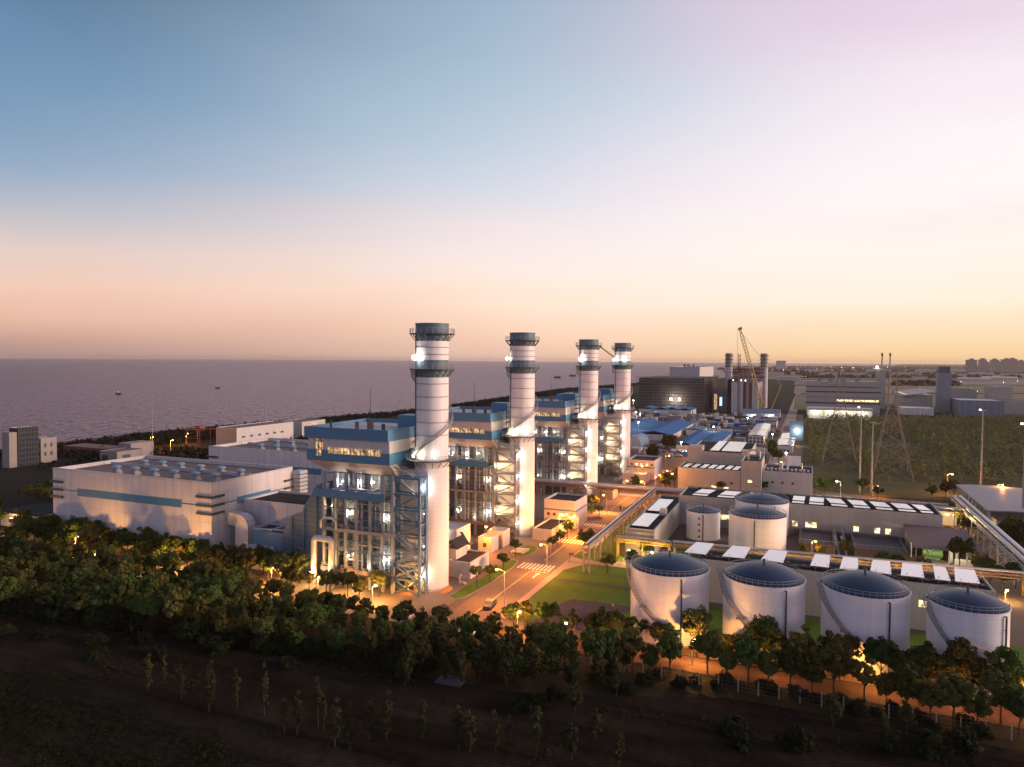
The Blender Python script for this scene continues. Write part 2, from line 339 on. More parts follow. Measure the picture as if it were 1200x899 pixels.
b = MB(); b.prism([(-56.5,131),(-55.0,129.5),(-54.7,166),(-51,173.5),(-56.5,173.5)], 0, .16); b.prism([(-56.5,187),(-53,190),(-53.5,245),(-56.5,245)], 0, .16); struct('footway', b, paver_m)
sheet('lawn', [(-54.6,130),(-54.6,166),(-51,172.8),(-40,174),(-31,174),(-31,130)], .14, grass_m)
sheet('lawn', [(-31,129),(-31,154),(40,154),(40,129)], .15, grass_m)
sheet('lawn', [(-46,186),(-45.6,181),(-31,179),(-15,186),(30,186),(30,203),(-31,204),(-36,186)], .11, grass_m)
sheet('lawn', [(-54,178),(-47,176),(-46,184),(-50,240),(-53,240)], .12, grass_m)
sheet('lawn', [(34,129),(60,129),(60,154),(34,154)], .13, grass_m)
sheet('path', [(-54.4,157.6),(-31,157.6),(-31,158.9),(-54.4,158.9)], .18, M('dark_path', (.07,.055,.05), .9))
sheet('path', [(-54.4,165.4),(-31,165.4),(-31,165.8),(-54.4,165.8)], .18, M('drain_line', (.04,.04,.03), .9))
sheet('gravel_bed', [(-49,130),(-49.5,138),(-46,146.3),(-31.5,146.8),(-31.5,144.8),(-37,140),(-36,130)], .19, gravel_m)
sheet('tank_verge', rect(-31,127.0,60,130), .16, M('red_earth', (.17,.085,.05), spec=.12, rough=.95, var=.35, scale=.5))
# verges along the main road, with kerbs
def island(poly, z=.2):
    b = MB(); b.prism(poly, 0, z-.04, 1); cx = sum(p[0] for p in poly)/len(poly); cy = sum(p[1] for p in poly)/len(poly)
    ins = [(cx+(x-cx)*.9, cy+(y-cy)*.965) for x,y in poly]; b.prism(ins, 0, z, 0); return struct('verge', b, [grass_m, kerb_m])
island([(-71.5,136.5),(-69.6,135.6),(-68,137.5),(-66.9,147),(-66.9,163),(-67.6,168.5),(-69.3,170),(-70.6,168),(-70.4,157),(-71.4,143)])
island([(-73.5,176.5),(-71,173.2),(-68.3,173.4),(-67,176),(-67,181.5),(-69,184.5),(-72,184)])
island([(-70.2,191),(-67,188.8),(-66.9,205),(-67.4,215.5),(-69.4,216.4),(-70.4,205)])
island([(-66.9,235),(-69.5,234),(-71,240),(-69.5,247),(-66.9,247)]); island([(-56.4,178.5),(-53.4,177),(-51,177.6),(-52.5,181),(-56.2,185)])
island([(-66.9,262),(-70,262),(-72,285),(-66.9,285)])
# painted markings
b = MB()
def cross(y0, y1, x0=-66.3, x1=-57.3, n=9):
    for i in range(n):
        x = x0+(x1-x0)*(i+.25)/n; b.face([(x,y0,.125),(x+.5,y0,.125),(x+.5,y1,.125),(x,y1,.125)])
cross(163.2, 168.4); cross(191, 195.6); cross(213.5, 217.5); cross(232, 237.5); cross(268, 272)
for (x0,y0,x1,y1) in ((-61.7,162,-57.3,162.35),(-66.3,197,-61.9,197.3),(-61.7,212,-57.3,212.3)): b.face([(x0,y0,.125),(x1,y0,.125),(x1,y1,.125),(x0,y1,.125)])
for y in (157, 203): b.face([(-59.6,y,.125),(-59.2,y,.125),(-59.2,y+3,.125),(-58.7,y+3,.125),(-59.4,y+4.6,.125),(-60.1,y+3,.125),(-59.6,y+3,.125)])
for i in range(7):
    x = -74+i*2.6
    b.face([(x,120.2,.125),(x+1.2,120.2,.125),(x+1.2,125.2,.125),(x,125.2,.125)])
struct('road_marking', b, mark_m)
b = MB()
for y0, y1 in ((130,161.8),(172,189.5),(197.3,212),(240,266)): b.face([(-62,y0,.126),(-61.75,y0,.126),(-61.75,y1,.126),(-62,y1,.126)])
struct('centre_line', b, marky_m)

# ------------------------------------------------------------------ buildings
def shell(b, x0, y0, x1, y1, h, par=.6, th=.35, z0=0, m=0):
    """four walls with a parapet standing above the roof deck"""
    for a in ((x0,y0,x1,y0+th),(x0,y1-th,x1,y1),(x0,y0+th,x0+th,y1-th),(x1-th,y0+th,x1,y1-th)): b.box(a[0],a[1],z0,a[2],a[3],h,m)
def house(name, label, cat, x0, y0, x1, y1, h, wm_, rm, par=.6, group=None, z0=0):
    t = T(name, label, cat, ((x0+x1)/2,(y0+y1)/2,z0), group)
    b = MB(); shell(b, x0, y0, x1, y1, h, par, min(.35,(x1-x0)/6), z0); w = b.build('wall', wm_, t)
    th = min(.35,(x1-x0)/6); MB().box(x0+th,y0+th,h-par-.3,x1-th,y1-th,h-par).build('roof', rm, t); return t
def win(t, face, c, a0, z0, w, hh, mat, name='window', d=.06):
    """a window on the face of constant X or Y at coordinate c"""
    b = MB()
    if face == 'y': b.box(a0, c-d, z0, a0+w, c, z0+hh)
    else: b.box(c, a0, z0, c+d, a0+w, z0+hh)
    return b.build(name, mat, t)

# turbine halls
def turbine_hall():
    x0,y0,x1,y1,h = -199,137,-139.4,168,20.2
    t = T('turbine_hall', 'big white windowless hall nearest the trees with a long blue band and dark corner fins', 'hall', ((x0+x1)/2,(y0+y1)/2,0))
    b = MB(); shell(b, x0,y0,x1,y1,h, th=.6); b.build('wall', white_clad, t)
    b = MB(); b.box(x0+.6,y0+.6,h-1.4,x1-.6,y1-.6,h-1.0); b.build('roof', roof_brown, t)
    b = MB(); b.box(x0+3,y0+16,h-1.0,x1-2,y0+16.6,h-.1); b.build('roof_upstand', roof_pale, t)
    MB().box(x0-.06,y0-.06,h,x1+.06,y0+.66,h+.12).build('coping', pale_wall, t)
    MB().box(-188.8,y0-.12,13.05,-149.6,y0-.003,15.1).build('blue_band', blue_clad, t)
    MB().box(x1+.003,145.8,13.3,x1+.12,158.5,15.1).build('blue_band', blue_clad, t)
    MB().box(-194,y0-.08,14.15,-188.8,y0-.003,14.45).build('blue_line', blue_clad, t); MB().box(-149.6,y0-.08,14.05,-144.6,y0-.003,14.35).build('blue_line', blue_clad, t)
    MB().box(x1+.003,141,14.15,x1+.08,145.8,14.45).build('blue_line', blue_clad, t); MB().box(x1+.003,158.5,14.2,x1+.08,164,14.5).build('blue_line', blue_clad, t)
    for z in (16.2,14.0,11.9):
        b = MB(); o = .55
        b.prism([(-144.5,y0-.003),(-144.2,y0-o),(x1+o-.3,y0-o),(x1+o,y0-o+.3),(x1+o,141),(x1+.003,141.3),(x1+.003,y0-.003)], z, z+.55)
        b.build('corner_fin', fin_dark, t)
        MB().prism([(x0-o,y0-o),(-195,y0-o),(-194.6,y0-.003),(x0-.003,y0-.003),(x0-.003,141),(x0-o,141)], z, z+.6).build('corner_fin', fin_dark, t)
        MB().prism([(x1+.003,164),(x1+o,164.3),(x1+o,y1+.1),(x1+.003,y1+.1)], z, z+.55).build('corner_fin', fin_dark, t)
    for i,(x,y) in enumerate([(-180,142.4),(-173.3,142.8),(-166,142.8),(-158.9,143.2),(-151,143),(-144.6,143.6),(-183,154),(-176.3,154.6),(-168.6,154.2),(-160.3,153.6),(-152.5,153.6),(-144,152)]):
        b = MB(); z = h-1.0
        b.raw([(x-1.15,y-1.15,z),(x+1.15,y-1.15,z),(x+1.15,y+1.15,z),(x-1.15,y+1.15,z),(x-.75,y-.75,z+1.1),(x+.75,y-.75,z+1.1),(x+.75,y+.75,z+1.1),(x-.75,y+.75,z+1.1)], [(0,1,5,4),(1,2,6,5),(2,3,7,6),(3,0,4,7),(4,5,6,7)])
        v = b.build('roof_vent', concrete, t)
        b = MB(); b.lathe(x,y,[(.7,z+1.1),(.8,z+1.5),(1.25,z+1.65),(1.25,z+1.95),(.75,z+2.2),(0,z+2.25)], 12); b.build('vent_cowl', vent_blue, v)
    b = MB(); 
    for k in range(9): b.raw([(x1+.3,y1-.6,9+k*1.15),(x1+3.2,y1-.6,9+k*1.15),(x1+3.2,y1+3,9+k*1.15),(x1+.3,y1+3,9+k*1.15),(x1+.3,y1-.2,9.8+k*1.15),(x1+2.8,y1-.2,9.8+k*1.15),(x1+2.8,y1+3,9.8+k*1.15),(x1+.3,y1+3,9.8+k*1.15)],[(0,1,5,4),(1,2,6,5),(4,5,6,7),(0,3,2,1)])
    b.build('air_louvre', steel_light, t)
    return t
hall = turbine_hall()
copy_tree(hall, label='white hall behind the first, its band cut off by the blue boiler house', loc=(hall.location.x, hall.location.y+57.5, 0))

# the low annexe, the inlet duct, cooler and their ducts between hall and first boiler house
t = house('annexe', 'low pale annexe joining the big white hall to the inlet duct', 'building', -139.3,148,-113.5,162,14.2, white_clad, roof_dark)
t = T('inlet_duct', 'dark blue ribbed inlet duct stepping up towards the nearest boiler house', 'duct', (-112,148,0))
MB().prism_xz([(-119.2,0),(-119.2,8.4),(-116.2,13.6),(-113.2,14.0),(-112.2,16.4),(-108.6,21.6),(-107,22.2),(-107,0)], 139.6, 158).build('body', M('duct_cladding', (.105,.15,.20), .5, var=.15, seams=(0,0,(1.25,.12)), dark=.55), t)
for x, z in ((-116,13),(-112.3,15.5),(-108.6,21)):
    MB().box(x-.16,139.2,0,x+.16,139.598,z).build('pilaster', steel_blue, t)
t = T('cooler_block', 'blue clad cooler block with round corner and open beams on its roof', 'building', (-122.5,146,0))
ou = [(-128.3,139.6)]+[(-119.2+2.4*sin(a),142+2.4*-cos(a)) for a in [i*pi/12 for i in range(7)]]+[(-116.8,152),(-128.3,152)]
b = MB(); n = len(ou)
b.raw([(x,y,0) for x,y in ou]+[(x,y,8.8) for x,y in ou], [(i,(i+1)%n,n+(i+1)%n,n+i) for i in range(n)]); b.build('wall', blue_pale, t)
MB().prism([(x*.97-122.5*.03, y*.97+146*.03) for x,y in ou], 7.2, 7.4).build('roof', roof_dark, t)
b = MB()
for (p,q) in (((-128.2,139.8,9.0),(-117,142,9.0)),((-128.2,151.8,9.0),(-117,151.8,9.0)),((-128.2,140,9.0),(-128.2,151.8,9.0)),((-117,141.5,9.0),(-117,151.8,9.0)),((-128,145.5,9.05),(-117.2,146.5,9.05)),((-123,140,9.1),(-121.5,151.5,9.1))): b.bar(p,q,.55,.4)
b.build('roof_beam', steel_light, t)
t = T('air_duct', 'white elbow duct dropping from the wall of the nearest white hall', 'duct', (-134.5,143.2,0))
MB().box(-139.3,141.7,8.6,-136.3,145,11.8).build('wall_box', pipe_lag, t)
MB().prism_xz([(-136.3,0),(-136.3,8.8)]+[(-136.3+0*a,8.8) for a in ()]+[(-136.3,11.6),(-134.6,11.5),(-133.2,10.9),(-132.3,9.8),(-132.1,8.6),(-132.1,0)], 141.8, 144.6).build('duct', white_clad, t)
t = house('kiosk', 'small white flat topped kiosk in front of the blue cooler', 'kiosk', -128.6,136.2,-121.4,139.4,5.2, white_clad, roof_pale, .2)
for z in (2.2,3.8): win(t,'x',-121.4,137.6,z,.7,.5,fin_dark)
t = house('gate_shelter', 'brown lean-to at the foot of the nearest white hall', 'shelter', -139,135.0,-133.6,139.2,3.6, M('rust_wall', (.30,.19,.12), .8), roof_brown, .1)

# ------------------------------------------------------------------ boiler houses
def boiler_house(label):
    t = T('boiler_house', label, 'boiler house', (-96,146,0), 'boiler houses in a row')
    xs = [-102.3,-98.9,-96.3,-93.4,-89.8,-86.5,-83.9]
    for x in xs: MB().box(x-.3,133.9,0,x+.3,134.6,26.1).build('column', col_m, t)
    for y in (140,146,152,157.5): MB().box(-84.2,y-.35,0,-83.5,y+.35,26.1).build('column', steel_grey, t)
    for y in (142,150,157.5): MB().box(-102.6,y-.35,0,-101.9,y+.35,26.1).build('column', steel_grey, t)
    b = MB(); b.box(-101.3,136.2,4.6,-85.2,157,26.0)
    for z in np.arange(5.4, 26, 1.55): b.box(-101.4,136.0,z,-85.1,136.199,z+.22); b.box(-85.199,136.2,z,-85.0,157,z+.22)
    for x in (-97.6,-94.9,-91.6,-88.1): b.box(x-.12,135.9,4.6,x+.12,136.19,26)
    b.build('casing', casing_m, t)
    b = MB(); b.box(-100.5,138,.0,-86,156,4.5); b.build('plinth', conc_dark, t)
    for z, mt in ((3.5,'p'),(12.75,'g')):
        b = MB(); b.box(-102.6,133.3,z,-83.3,136.0,z+.28)
        b.box(-102.6,133.2,z,-83.3,133.32,z+.95 if mt == 'p' else z+.75); b.box(-83.35,133.3,z+.28,-83.2,157,z+.7)
        p = b.build('gallery', roof_brown if mt == 'p' else steel_grey, t)
        b = MB()
        for x in np.arange(-102.5,-83.2,1.9): b.bar((x,133.26,z+.7),(x,133.26,z+1.6),.07)
        b.bar((-102.6,133.26,z+1.6),(-83.3,133.26,z+1.6),.07); b.bar((-102.6,133.26,z+1.25),(-83.3,133.26,z+1.25),.05); b.build('railing', rail_m, p)
    b = MB(); b.box(-104.2,132.6,20.5,-85.2,132.9,22.3); b.box(-104.2,132.9,20.5,-103.9,136,22.3); b.build('fascia', blue_clad, t)
    b = MB(); b.box(-103.9,132.9,20.7,-85.2,136.0,20.9); b.build('deck', steel_dark, t)
    b = MB()
    for (x,l,z) in ((-100,3,22.2),(-95,5,22.5),(-90.5,4,22.1)): b.tube([(x,134.0,z),(x+l,134.2,z)],.28,8)
    b.tube([(-92,134,22.6),(-88.5,134,22.6),(-87.6,134,23.2),(-86.8,134,23.2)],.2,6)
    for x in (-101.4,-97.7,-95.2): b.tube([(x,134.2,21),(x,134.2,23.4)],.45,8)
    b.build('deck_pipework', pipe_lag, t)
    b = MB()
    for x, r in ((-96.9,.33),(-94.6,.42),(-92.6,.30),(-87.6,.25)): b.tube([(x,135.1,4.4),(x,135.1,26)],r,10)
    b.tube([(-99.6,135.2,8),(-99.6,135.2,19.5)],.25,8); b.build('riser_pipe', M_riser, t)
    b = MB(); b.tube([(-103.7,132.2,0),(-103.7,132.2,10.0)]+[(-102.7-1.0*cos(a),132.2,10.0+1.0*sin(a)) for a in [i*pi/10 for i in range(1,6)]]+[(-99.8+1.0*sin(a),132.2,10.0+1.0*cos(a)) for a in [i*pi/10 for i in range(0,6)]]+[(-98.8,132.2,0)], .72, 14); b.build('steam_pipe', pipe_lag, t)
    b = MB(); b.tube([(-102.4,133,13.2),(-102.4,133,14.8),(-101.6,133,15.6),(-99,133,15.6),(-98.2,133,14.8),(-98.2,133,13.2)], .28, 8); b.tube([(-101.9,133.4,15.6),(-101.9,133.4,20.4)],.25,8); b.tube([(-98.6,133.4,15.6),(-98.6,133.4,20.4)],.25,8); b.build('vent_pipe', pipe_lag, t)
    b = MB(); b.box(-84.9,138.3,5.0,-79.0,148,27.3); b.build('outlet_duct', cream_clad, t)
    b = MB()
    for z in (8.3,10.6,15.6,17.9): b.box(-102.2,134.0,z,-83.7,134.25,z+.28)
    b.build('girt', steel_blue, t)
    b = MB()
    for x,z0,z1 in ((-100.6,13.2,20),(-91.0,4.4,12.5),(-88.9,13,20),(-85.3,4.4,20)): b.tube([(x,134.9,z0),(x,134.9,z1)],.14,6)
    for z,x0,x1 in ((6.2,-97,-92.5),(9.8,-94,-86),(16.6,-100,-94),(19.2,-96,-86.5)): b.tube([(x0,134.7,z),(x1,134.7,z)],.16,6)
    b.build('small_pipework', steel_light, t)
    b = MB()
    for x,z,w,h_ in ((-99.8,4.6,1.2,1.9),(-90.9,8.6,1.5,1.3),(-87.6,13.1,1.0,2.0),(-95.4,13.1,1.1,1.6),(-92.7,20.9,1.6,1.2)): b.box(x,134.7,z,x+w,135.9,z+h_)
    b.build('control_cabinet', steel_dark, t)
    # penthouse: soffit flares out to the overhanging upper storeys
    lo = [(-101.3,135.6),(-83.7,135.6),(-83.7,157),(-101.3,157)]; hi = [(-107.1,134.0),(-84.6,134.0),(-84.6,158.5),(-107.1,158.5)]
    b = MB(); b.raw([(x,y,26.0) for x,y in lo]+[(x,y,28.5) for x,y in hi], [(0,1,5,4),(1,2,6,5),(2,3,7,6),(3,0,4,7),(3,2,1,0)]); b.build('soffit', lamp_tan_soffit, t)
    X0,Y0,X1,Y1 = -107.1,134.0,-84.6,158.5
    b = MB(); b.box(X0,Y0,28.5,X1,Y1,31.05); b.build('lower_band', blue_clad, t)
    b = MB(); b.box(X0+.25,Y0+.25,31.05,X1-.25,Y1-.25,33.75); b.build('wall_band', pale_wall, t)
    b = MB(); shell(b, X0-.45,Y0-.35,X1-.25,Y1+.3,36.3, z0=33.75, th=.5); b.build('upper_band', blue_clad, t)
    MB().box(X0,Y0+.15,35.2,X1-.75,Y1-.2,35.5).build('roof', roof_pale, t)
    b = MB(); b.box(-101.2,133.93,30.35,-86.8,134.35,31.65); b.build('window_strip', lit_hall, t)
    f = MB()
    for x in np.arange(-101.2,-86.7,.9): f.box(x-.05,133.86,30.35,x+.05,133.93,31.65)
    f.build('mullion', fin_dark, t)
    b = MB(); b.box(-104.6,133.93,29.6,-102.8,134.35,33.72); w = b.build('window', lit_hall, t)
    f = MB()
    for x in (-104.6,-103.7,-102.8): f.box(x-.07,133.86,29.6,x+.07,133.93,33.72)
    for z in (29.6,31,32.3,33.66): f.box(-104.6,133.87,z-.06,-102.8,133.929,z+.06)
    f.build('frame', fin_dark, w)
    MB().box(-90.6,147,35.2,-85.1,152,38.6).build('lift_house', blue_clad, t)
    for x, y, r, hh, mt in ((-102.0,136.3,.28,2.4,steel_dark),(-95.2,136.9,.45,2.2,roof_brown),(-91.9,137.4,.75,2.6,roof_brown),(-87.9,136.6,.42,2.0,steel_dark)):
        b = MB(); b.tube([(x,y,35.4),(x,y,35.4+hh)], r, 10); b.build('roof_flue', mt, t)
    b = MB(); b.tube([(-91.9,137.4,37.8),(-91.9,137.4,45.5)], .09, 6, r2=.04); b.build('lightning_rod', steel_dark, t)
    b = MB(); b.box(-84.6,137.5,27.6,-82.0,144,27.85); b.box(-84.6,144,32.8,-81.6,146,33.0); b.build('link_walkway', steel_grey, t)
    b = MB(); b.box(-84.55,140.0,28.0,-83.4,141.6,30.4); b.box(-84.55,142.4,27.9,-82.6,144.6,31.4); b.build('link_cabinet', steel_blue, t)
    b = MB()
    for z in (33,34.5,36,37.5): b.box(-84.8,145.2,z,-81.8,147.4,z+.12)
    for x,y in ((-84.7,145.3),(-81.9,145.3),(-84.7,147.3),(-81.9,147.3)): b.bar((x,y,28),(x,y,38),.14)
    b.build('roof_stair', steel_dark, t)
    lm = [(-96.0,133.7,7.0,260,WARM),(-85.6,133.7,7.2,420,COOL),(-85.8,133.7,16.6,300,WARM),(-95.6,134.6,17.0,300,WARM),(-97.6,133.4,24.0,240,COOL),(-93.0,133.4,24.0,260,COOL),(-89.6,133.2,5.6,120,WARM),(-100.7,134.6,18.0,110,WARM),(-103.2,131.2,3.0,420,WARM),(-89.2,134.2,24.4,120,WARM)]
    for x,y,z,p,c in lm:
        if y > 133.3: y = 134.75; p *= 1.0
        b = MB(); b.lathe(x,y,[(0,z+.11),(.09,z+.08),(.11,z),(.08,z-.08),(0,z-.11)],8); o = b.build('wall_lamp', bulb_white, t); lamp(t,(x,y-.22,z),p*1.6,c,.2)
    return t
OFF = (0, 55, 124.5, 179.5)
LAB = ['blue and white boiler house closest to the camera, right of the inlet duct','second blue and white boiler house, between the two nearest stacks','third blue and white boiler house, just behind the pipe bridge','last blue and white boiler house, mostly hidden behind the two far stacks']
bh = boiler_house(LAB[0])
for k in (1,2,3): copy_tree(bh, label=LAB[k], loc=(bh.location.x, bh.location.y+OFF[k], 0))

# ------------------------------------------------------------------ stacks
def ring_rail(b, cx, cy, z, r, n=28, h=1.1, a0=0, a1=2*pi):
    for i in range(n+1):
        a = a0+(a1-a0)*i/n; p = (cx+r*cos(a),cy+r*sin(a)); b.bar((*p,z),(*p,z+h),.07)
    for q in (h,h*.55):
        pts = [(cx+r*cos(a0+(a1-a0)*i/n),cy+r*sin(a0+(a1-a0)*i/n),z+q) for i in range(n+1)]
        for p,s_ in zip(pts[:-1],pts[1:]): b.bar(p,s_,.06)
def chimney_stack(label):
    cx, cy, r = -78.0, 141.2, 3.72
    t = T('chimney_stack', label, 'chimney', (cx,cy,0), 'tall white chimney stacks')
    b = MB(); b.lathe(cx,cy,[(r+.45,0),(r+.45,.5),(r+.1,.9)],40); b.build('base_ring', concrete, t)
    b = MB(); b.lathe(cx,cy,[(r+.14,.5),(r+.14,29.4),(r,29.5)],40); b.build('lagged_shaft', stack_lag, t)
    b = MB(); b.lathe(cx,cy,[(r,29.4),(r,48.2)],40); b.lathe(cx,cy,[(r,51.9),(r,56.2)],40); b.build('shaft', stack_white, t)
    b = MB(); b.lathe(cx,cy,[(r+.02,48.0),(r+.02,51.9)],40); b.build('blue_band', stack_blue, t); b = MB(); b.lathe(cx,cy,[(r+.02,56.1),(r+.02,59.75),(r+.1,59.75),(r+.1,60.05),(r-.3,60.05),(r-.3,57)],40); b.build('blue_band', stack_blue, t)
    MB().disc(cx,cy,57.2,r-.3,32).build('flue_mouth', steel_dark, t)
    for z in (35.1,38,40.8,43.7,46.6,53.1,54.7):
        b = MB(); b.lathe(cx,cy,[(r+.0,z-.10),(r+.13,z-.09),(r+.13,z+.07),(r+.0,z+.08)],40,smooth=False); b.build('stiffener_ring', M_ring, t)
    for z, w in ((29.4,2.1),(49.7,1.35),(57.6,1.35)):
        b = MB(); b.lathe(cx,cy,[(r,z),(r+w,z),(r+w,z+.22),(r,z+.22)],32,smooth=False)
        for i in range(18):
            a = 2*pi*i/18; b.bar((cx+(r+w-.1)*cos(a),cy+(r+w-.1)*sin(a),z),(cx+(r+.0)*cos(a),cy+(r+.0)*sin(a),z-1.5),.14)
        p = b.build('platform', steel_dark, t)
        b = MB(); ring_rail(b,cx,cy,z+.2,r+w-.06,24); b.build('railing', rail_m, p)
    # helical stair winding from the lower to the upper platform
    b = MB(); rs_ = MB(); n = 96; a0 = radians(215); zz0, zz1 = 29.6, 49.6
    prev = None
    for i in range(n+1):
        f = i/n; a = a0+2*pi*1.02*f; z = zz0+(zz1-zz0)*f
        p0 = (cx+(r+.1)*cos(a),cy+(r+.1)*sin(a),z); p1 = (cx+(r+1.0)*cos(a),cy+(r+1.0)*sin(a),z); b.bar(p0,p1,.3,.06)
        if prev: b.bar(prev,p1,.07,.34); rs_.bar((prev[0],prev[1],prev[2]+1.05),(p1[0],p1[1],p1[2]+1.05),.06); rs_.bar((prev[0],prev[1],prev[2]+.55),(p1[0],p1[1],p1[2]+.55),.05)
        if i%3 == 0: rs_.bar(p1,(p1[0],p1[1],z+1.05),.06)
        prev = p1
    p = b.build('spiral_stair', steel_grey, t); rs_.build('railing', rail_m, p)
    b = MB(); a = radians(232); q = (cx+(r+.25)*cos(a),cy+(r+.25)*sin(a)); b.tube([(*q,30),(*q,58)],.13,6); b.build('cable_riser', steel_dark, t)
    a = radians(206); q = (cx+(r+.7)*cos(a),cy+(r+.7)*sin(a)); b = MB(); b.lathe(q[0],q[1],[(0,50.9),(.35,51.0),(.42,51.4),(.35,51.8),(0,51.9)],10); return t, q
M_ring = M('ring_steel', (.30,.27,.255), .6)
SLAB = ['nearest and tallest looking white chimney stack, at the right end of the first boiler house','second white chimney stack from the camera, beside the low white office','third white chimney stack, rising behind the pipe bridge','farthest of the four white chimney stacks, in front of the dark scaffolded building']
ch, ql = chimney_stack(SLAB[0])
for k in (1,2,3): copy_tree(ch, label=SLAB[k], loc=(ch.location.x, ch.location.y+OFF[k], 0))
# floodlights fixed to the stacks
def flood(label, p, watts, col, size=.35, grp='floodlights on the stacks', mat=bulb_big, off=(0,-.6,0)):
    t = T('floodlight', label, 'floodlight', p, grp); x,y,z = p
    b = MB(); b.lathe(x,y,[(0,z-size),(size*.7,z-size*.7),(size,z),(size*.7,z+size*.7),(0,z+size)],12); b.build('lens', mat, t)
    b = MB(); b.bar((x,y+size,z),(x,y+size+.5,z),.12); b.build('bracket', steel_dark, t)
    lamp(t,(x+off[0],y+off[1],z+off[2]),watts,col,.3); return t
def pol(a, d, k): return (-78+(3.72+d)*cos(radians(a)), 141.2+OFF[k]+(3.72+d)*sin(radians(a)))
for k in range(4):
    a = 232 if k != 3 else 205
    flood(['big floodlight on the upper platform of the nearest stack','small floodlight at the left edge of the second stack','bright floodlight on the upper platform of the third stack','left floodlight on the upper platform of the farthest stack'][k], (*pol(242 if k in (0,2) else 200 if k == 1 else 225,.9,k),52.4), 900, COOL, .62 if k in (0,2) else .4, off=(.15,-.5,0))
    flood('floodlight washing the %s stack above its lower platform' % ('nearest','second','third','farthest')[k], (*pol(248,1.5,k),30.6), (600,800,1100,1100)[k], (1,.82,.52), .26, off=(0,-.3,.2))
    flood('floodlight at the right side of the lower platform of the %s stack' % ('nearest','second','third','farthest')[k], (*pol(305,1.7,k),30.6), (160,420,500,500)[k], COOL, .26, off=(.2,-.3,.2))
flood('right floodlight on the upper platform of the farthest stack', (*pol(300,.9,3),52.4), 500, COOL, .4)

# ------------------------------------------------------------------ stair towers in front of the stacks
def stair_tower(label, mat):
    t = T('stair_tower', label, 'stair tower', (-80.6,136.2,0), 'steel stair towers before the stacks')
    x0,x1,y0,y1 = -84.1,-77.2,134.3,137.0
    for x,y in ((x0,y0),(x1,y0),(x0,y1),(x1,y1)): MB().box(x-.26,y-.26,0,x+.26,y+.26,26.2).build('leg', mat, t)
    lv = [0,3.4,6.6,9.7,12.9,15.8,18.9,22.3,25.9]
    b = MB()
    for i,z in enumerate(lv[1:]):
        for y in (y0,y1): b.bar((x0,y,z),(x1,y,z),.3,.42)
        for x in (x0,x1): b.bar((x,y0,z),(x,y1,z),.2)
    b.build('cross_beam', mat, t)
    b = MB()
    for i,(za,zb) in enumerate(zip(lv[:-1],lv[1:])):
        if i < 2:
            for y in (y0,y1): b.bar((x0,y,za),(x1,y,zb),.3); b.bar((x1,y,za),(x0,y,zb),.3)
        elif i%2 == 0: b.bar((x0,y0,za),(x1,y0,zb),.3)
        else: b.bar((x1,y0,za),(x0,y0,zb),.3)
        b.bar((x1,y0,za),(x1,y1,zb),.16); b.bar((x0,y1,za),(x0,y0,zb),.16)
    b.build('bracing', mat, t)
    b = MB()
    for i,(za,zb) in enumerate(zip(lv[:-1],lv[1:])):
        ya = y0+.7 if i%2 else y1-.7
        p,q = ((x0+1.4,ya,za),(x1-1.6,ya,zb)) if i%2 == 0 else ((x1-1.6,ya,za),(x0+1.4,ya,zb))
        b.bar(p,q,.5,.08); b.bar((p[0],ya-.4,p[2]+1),(q[0],ya-.4,q[2]+1),.05)
        b.box(x0+.2,y0+.3,zb-.06,x0+1.5,y1-.3,zb); b.box(x1-1.6,y0+.3,zb-.06,x1-.2,y1-.3,zb)
    b.build('stair_flight', steel_grey, t)
    b = MB(); b.bar((x0+.4,y0+.3,28.2),(x1-2,y0+.6,26.2),.5,.14); b.bar((x0+.4,y0+.0,29.2),(x1-2,y0+.3,27.2),.07)
    for z in (26.2,): 
        for x in np.arange(x0,x1+.1,1.1): b.bar((x,y0,z),(x,y0,z+1.1),.06)
        b.bar((x0,y0,z+1.1),(x1,y0,z+1.1),.07); b.bar((x1,y0,z+1.1),(x1,y1,z+1.1),.07)
    b.build('top_stair', steel_blue, t)
    for z in (4.3,11,18.2,24.5):
        b = MB(); b.lathe(x1+.35,y0+1.2,[(0,z+.11),(.11,z),(0,z-.11)],8); b.build('lamp_head', bulb_white, t)
    return t
for k in range(4):
    st_ = stair_tower('steel stair tower in front of the %s stack' % ('nearest','second','third','farthest')[k], steel_blue if k == 0 else steel_grey)
    for z in (4.3,24.0) if k == 0 else (4.3,11,18.2,24.2): lamp(st_, (-76.9,135.4,z), 640, WARM if z < 5 else COOL, .2)
    if k:
        for z in (7.5,14.5,21): lamp(st_, (-83.0,136.3,z), 620, (1,.80,.46), .2)
    else: lamp(st_, (-80.5,135.6,2.2), 900, SODIUM, .2); lamp(st_, (-81.5,138.4,22.5), 380, (1,.80,.46), .2)
    st_.location.y += OFF[k]

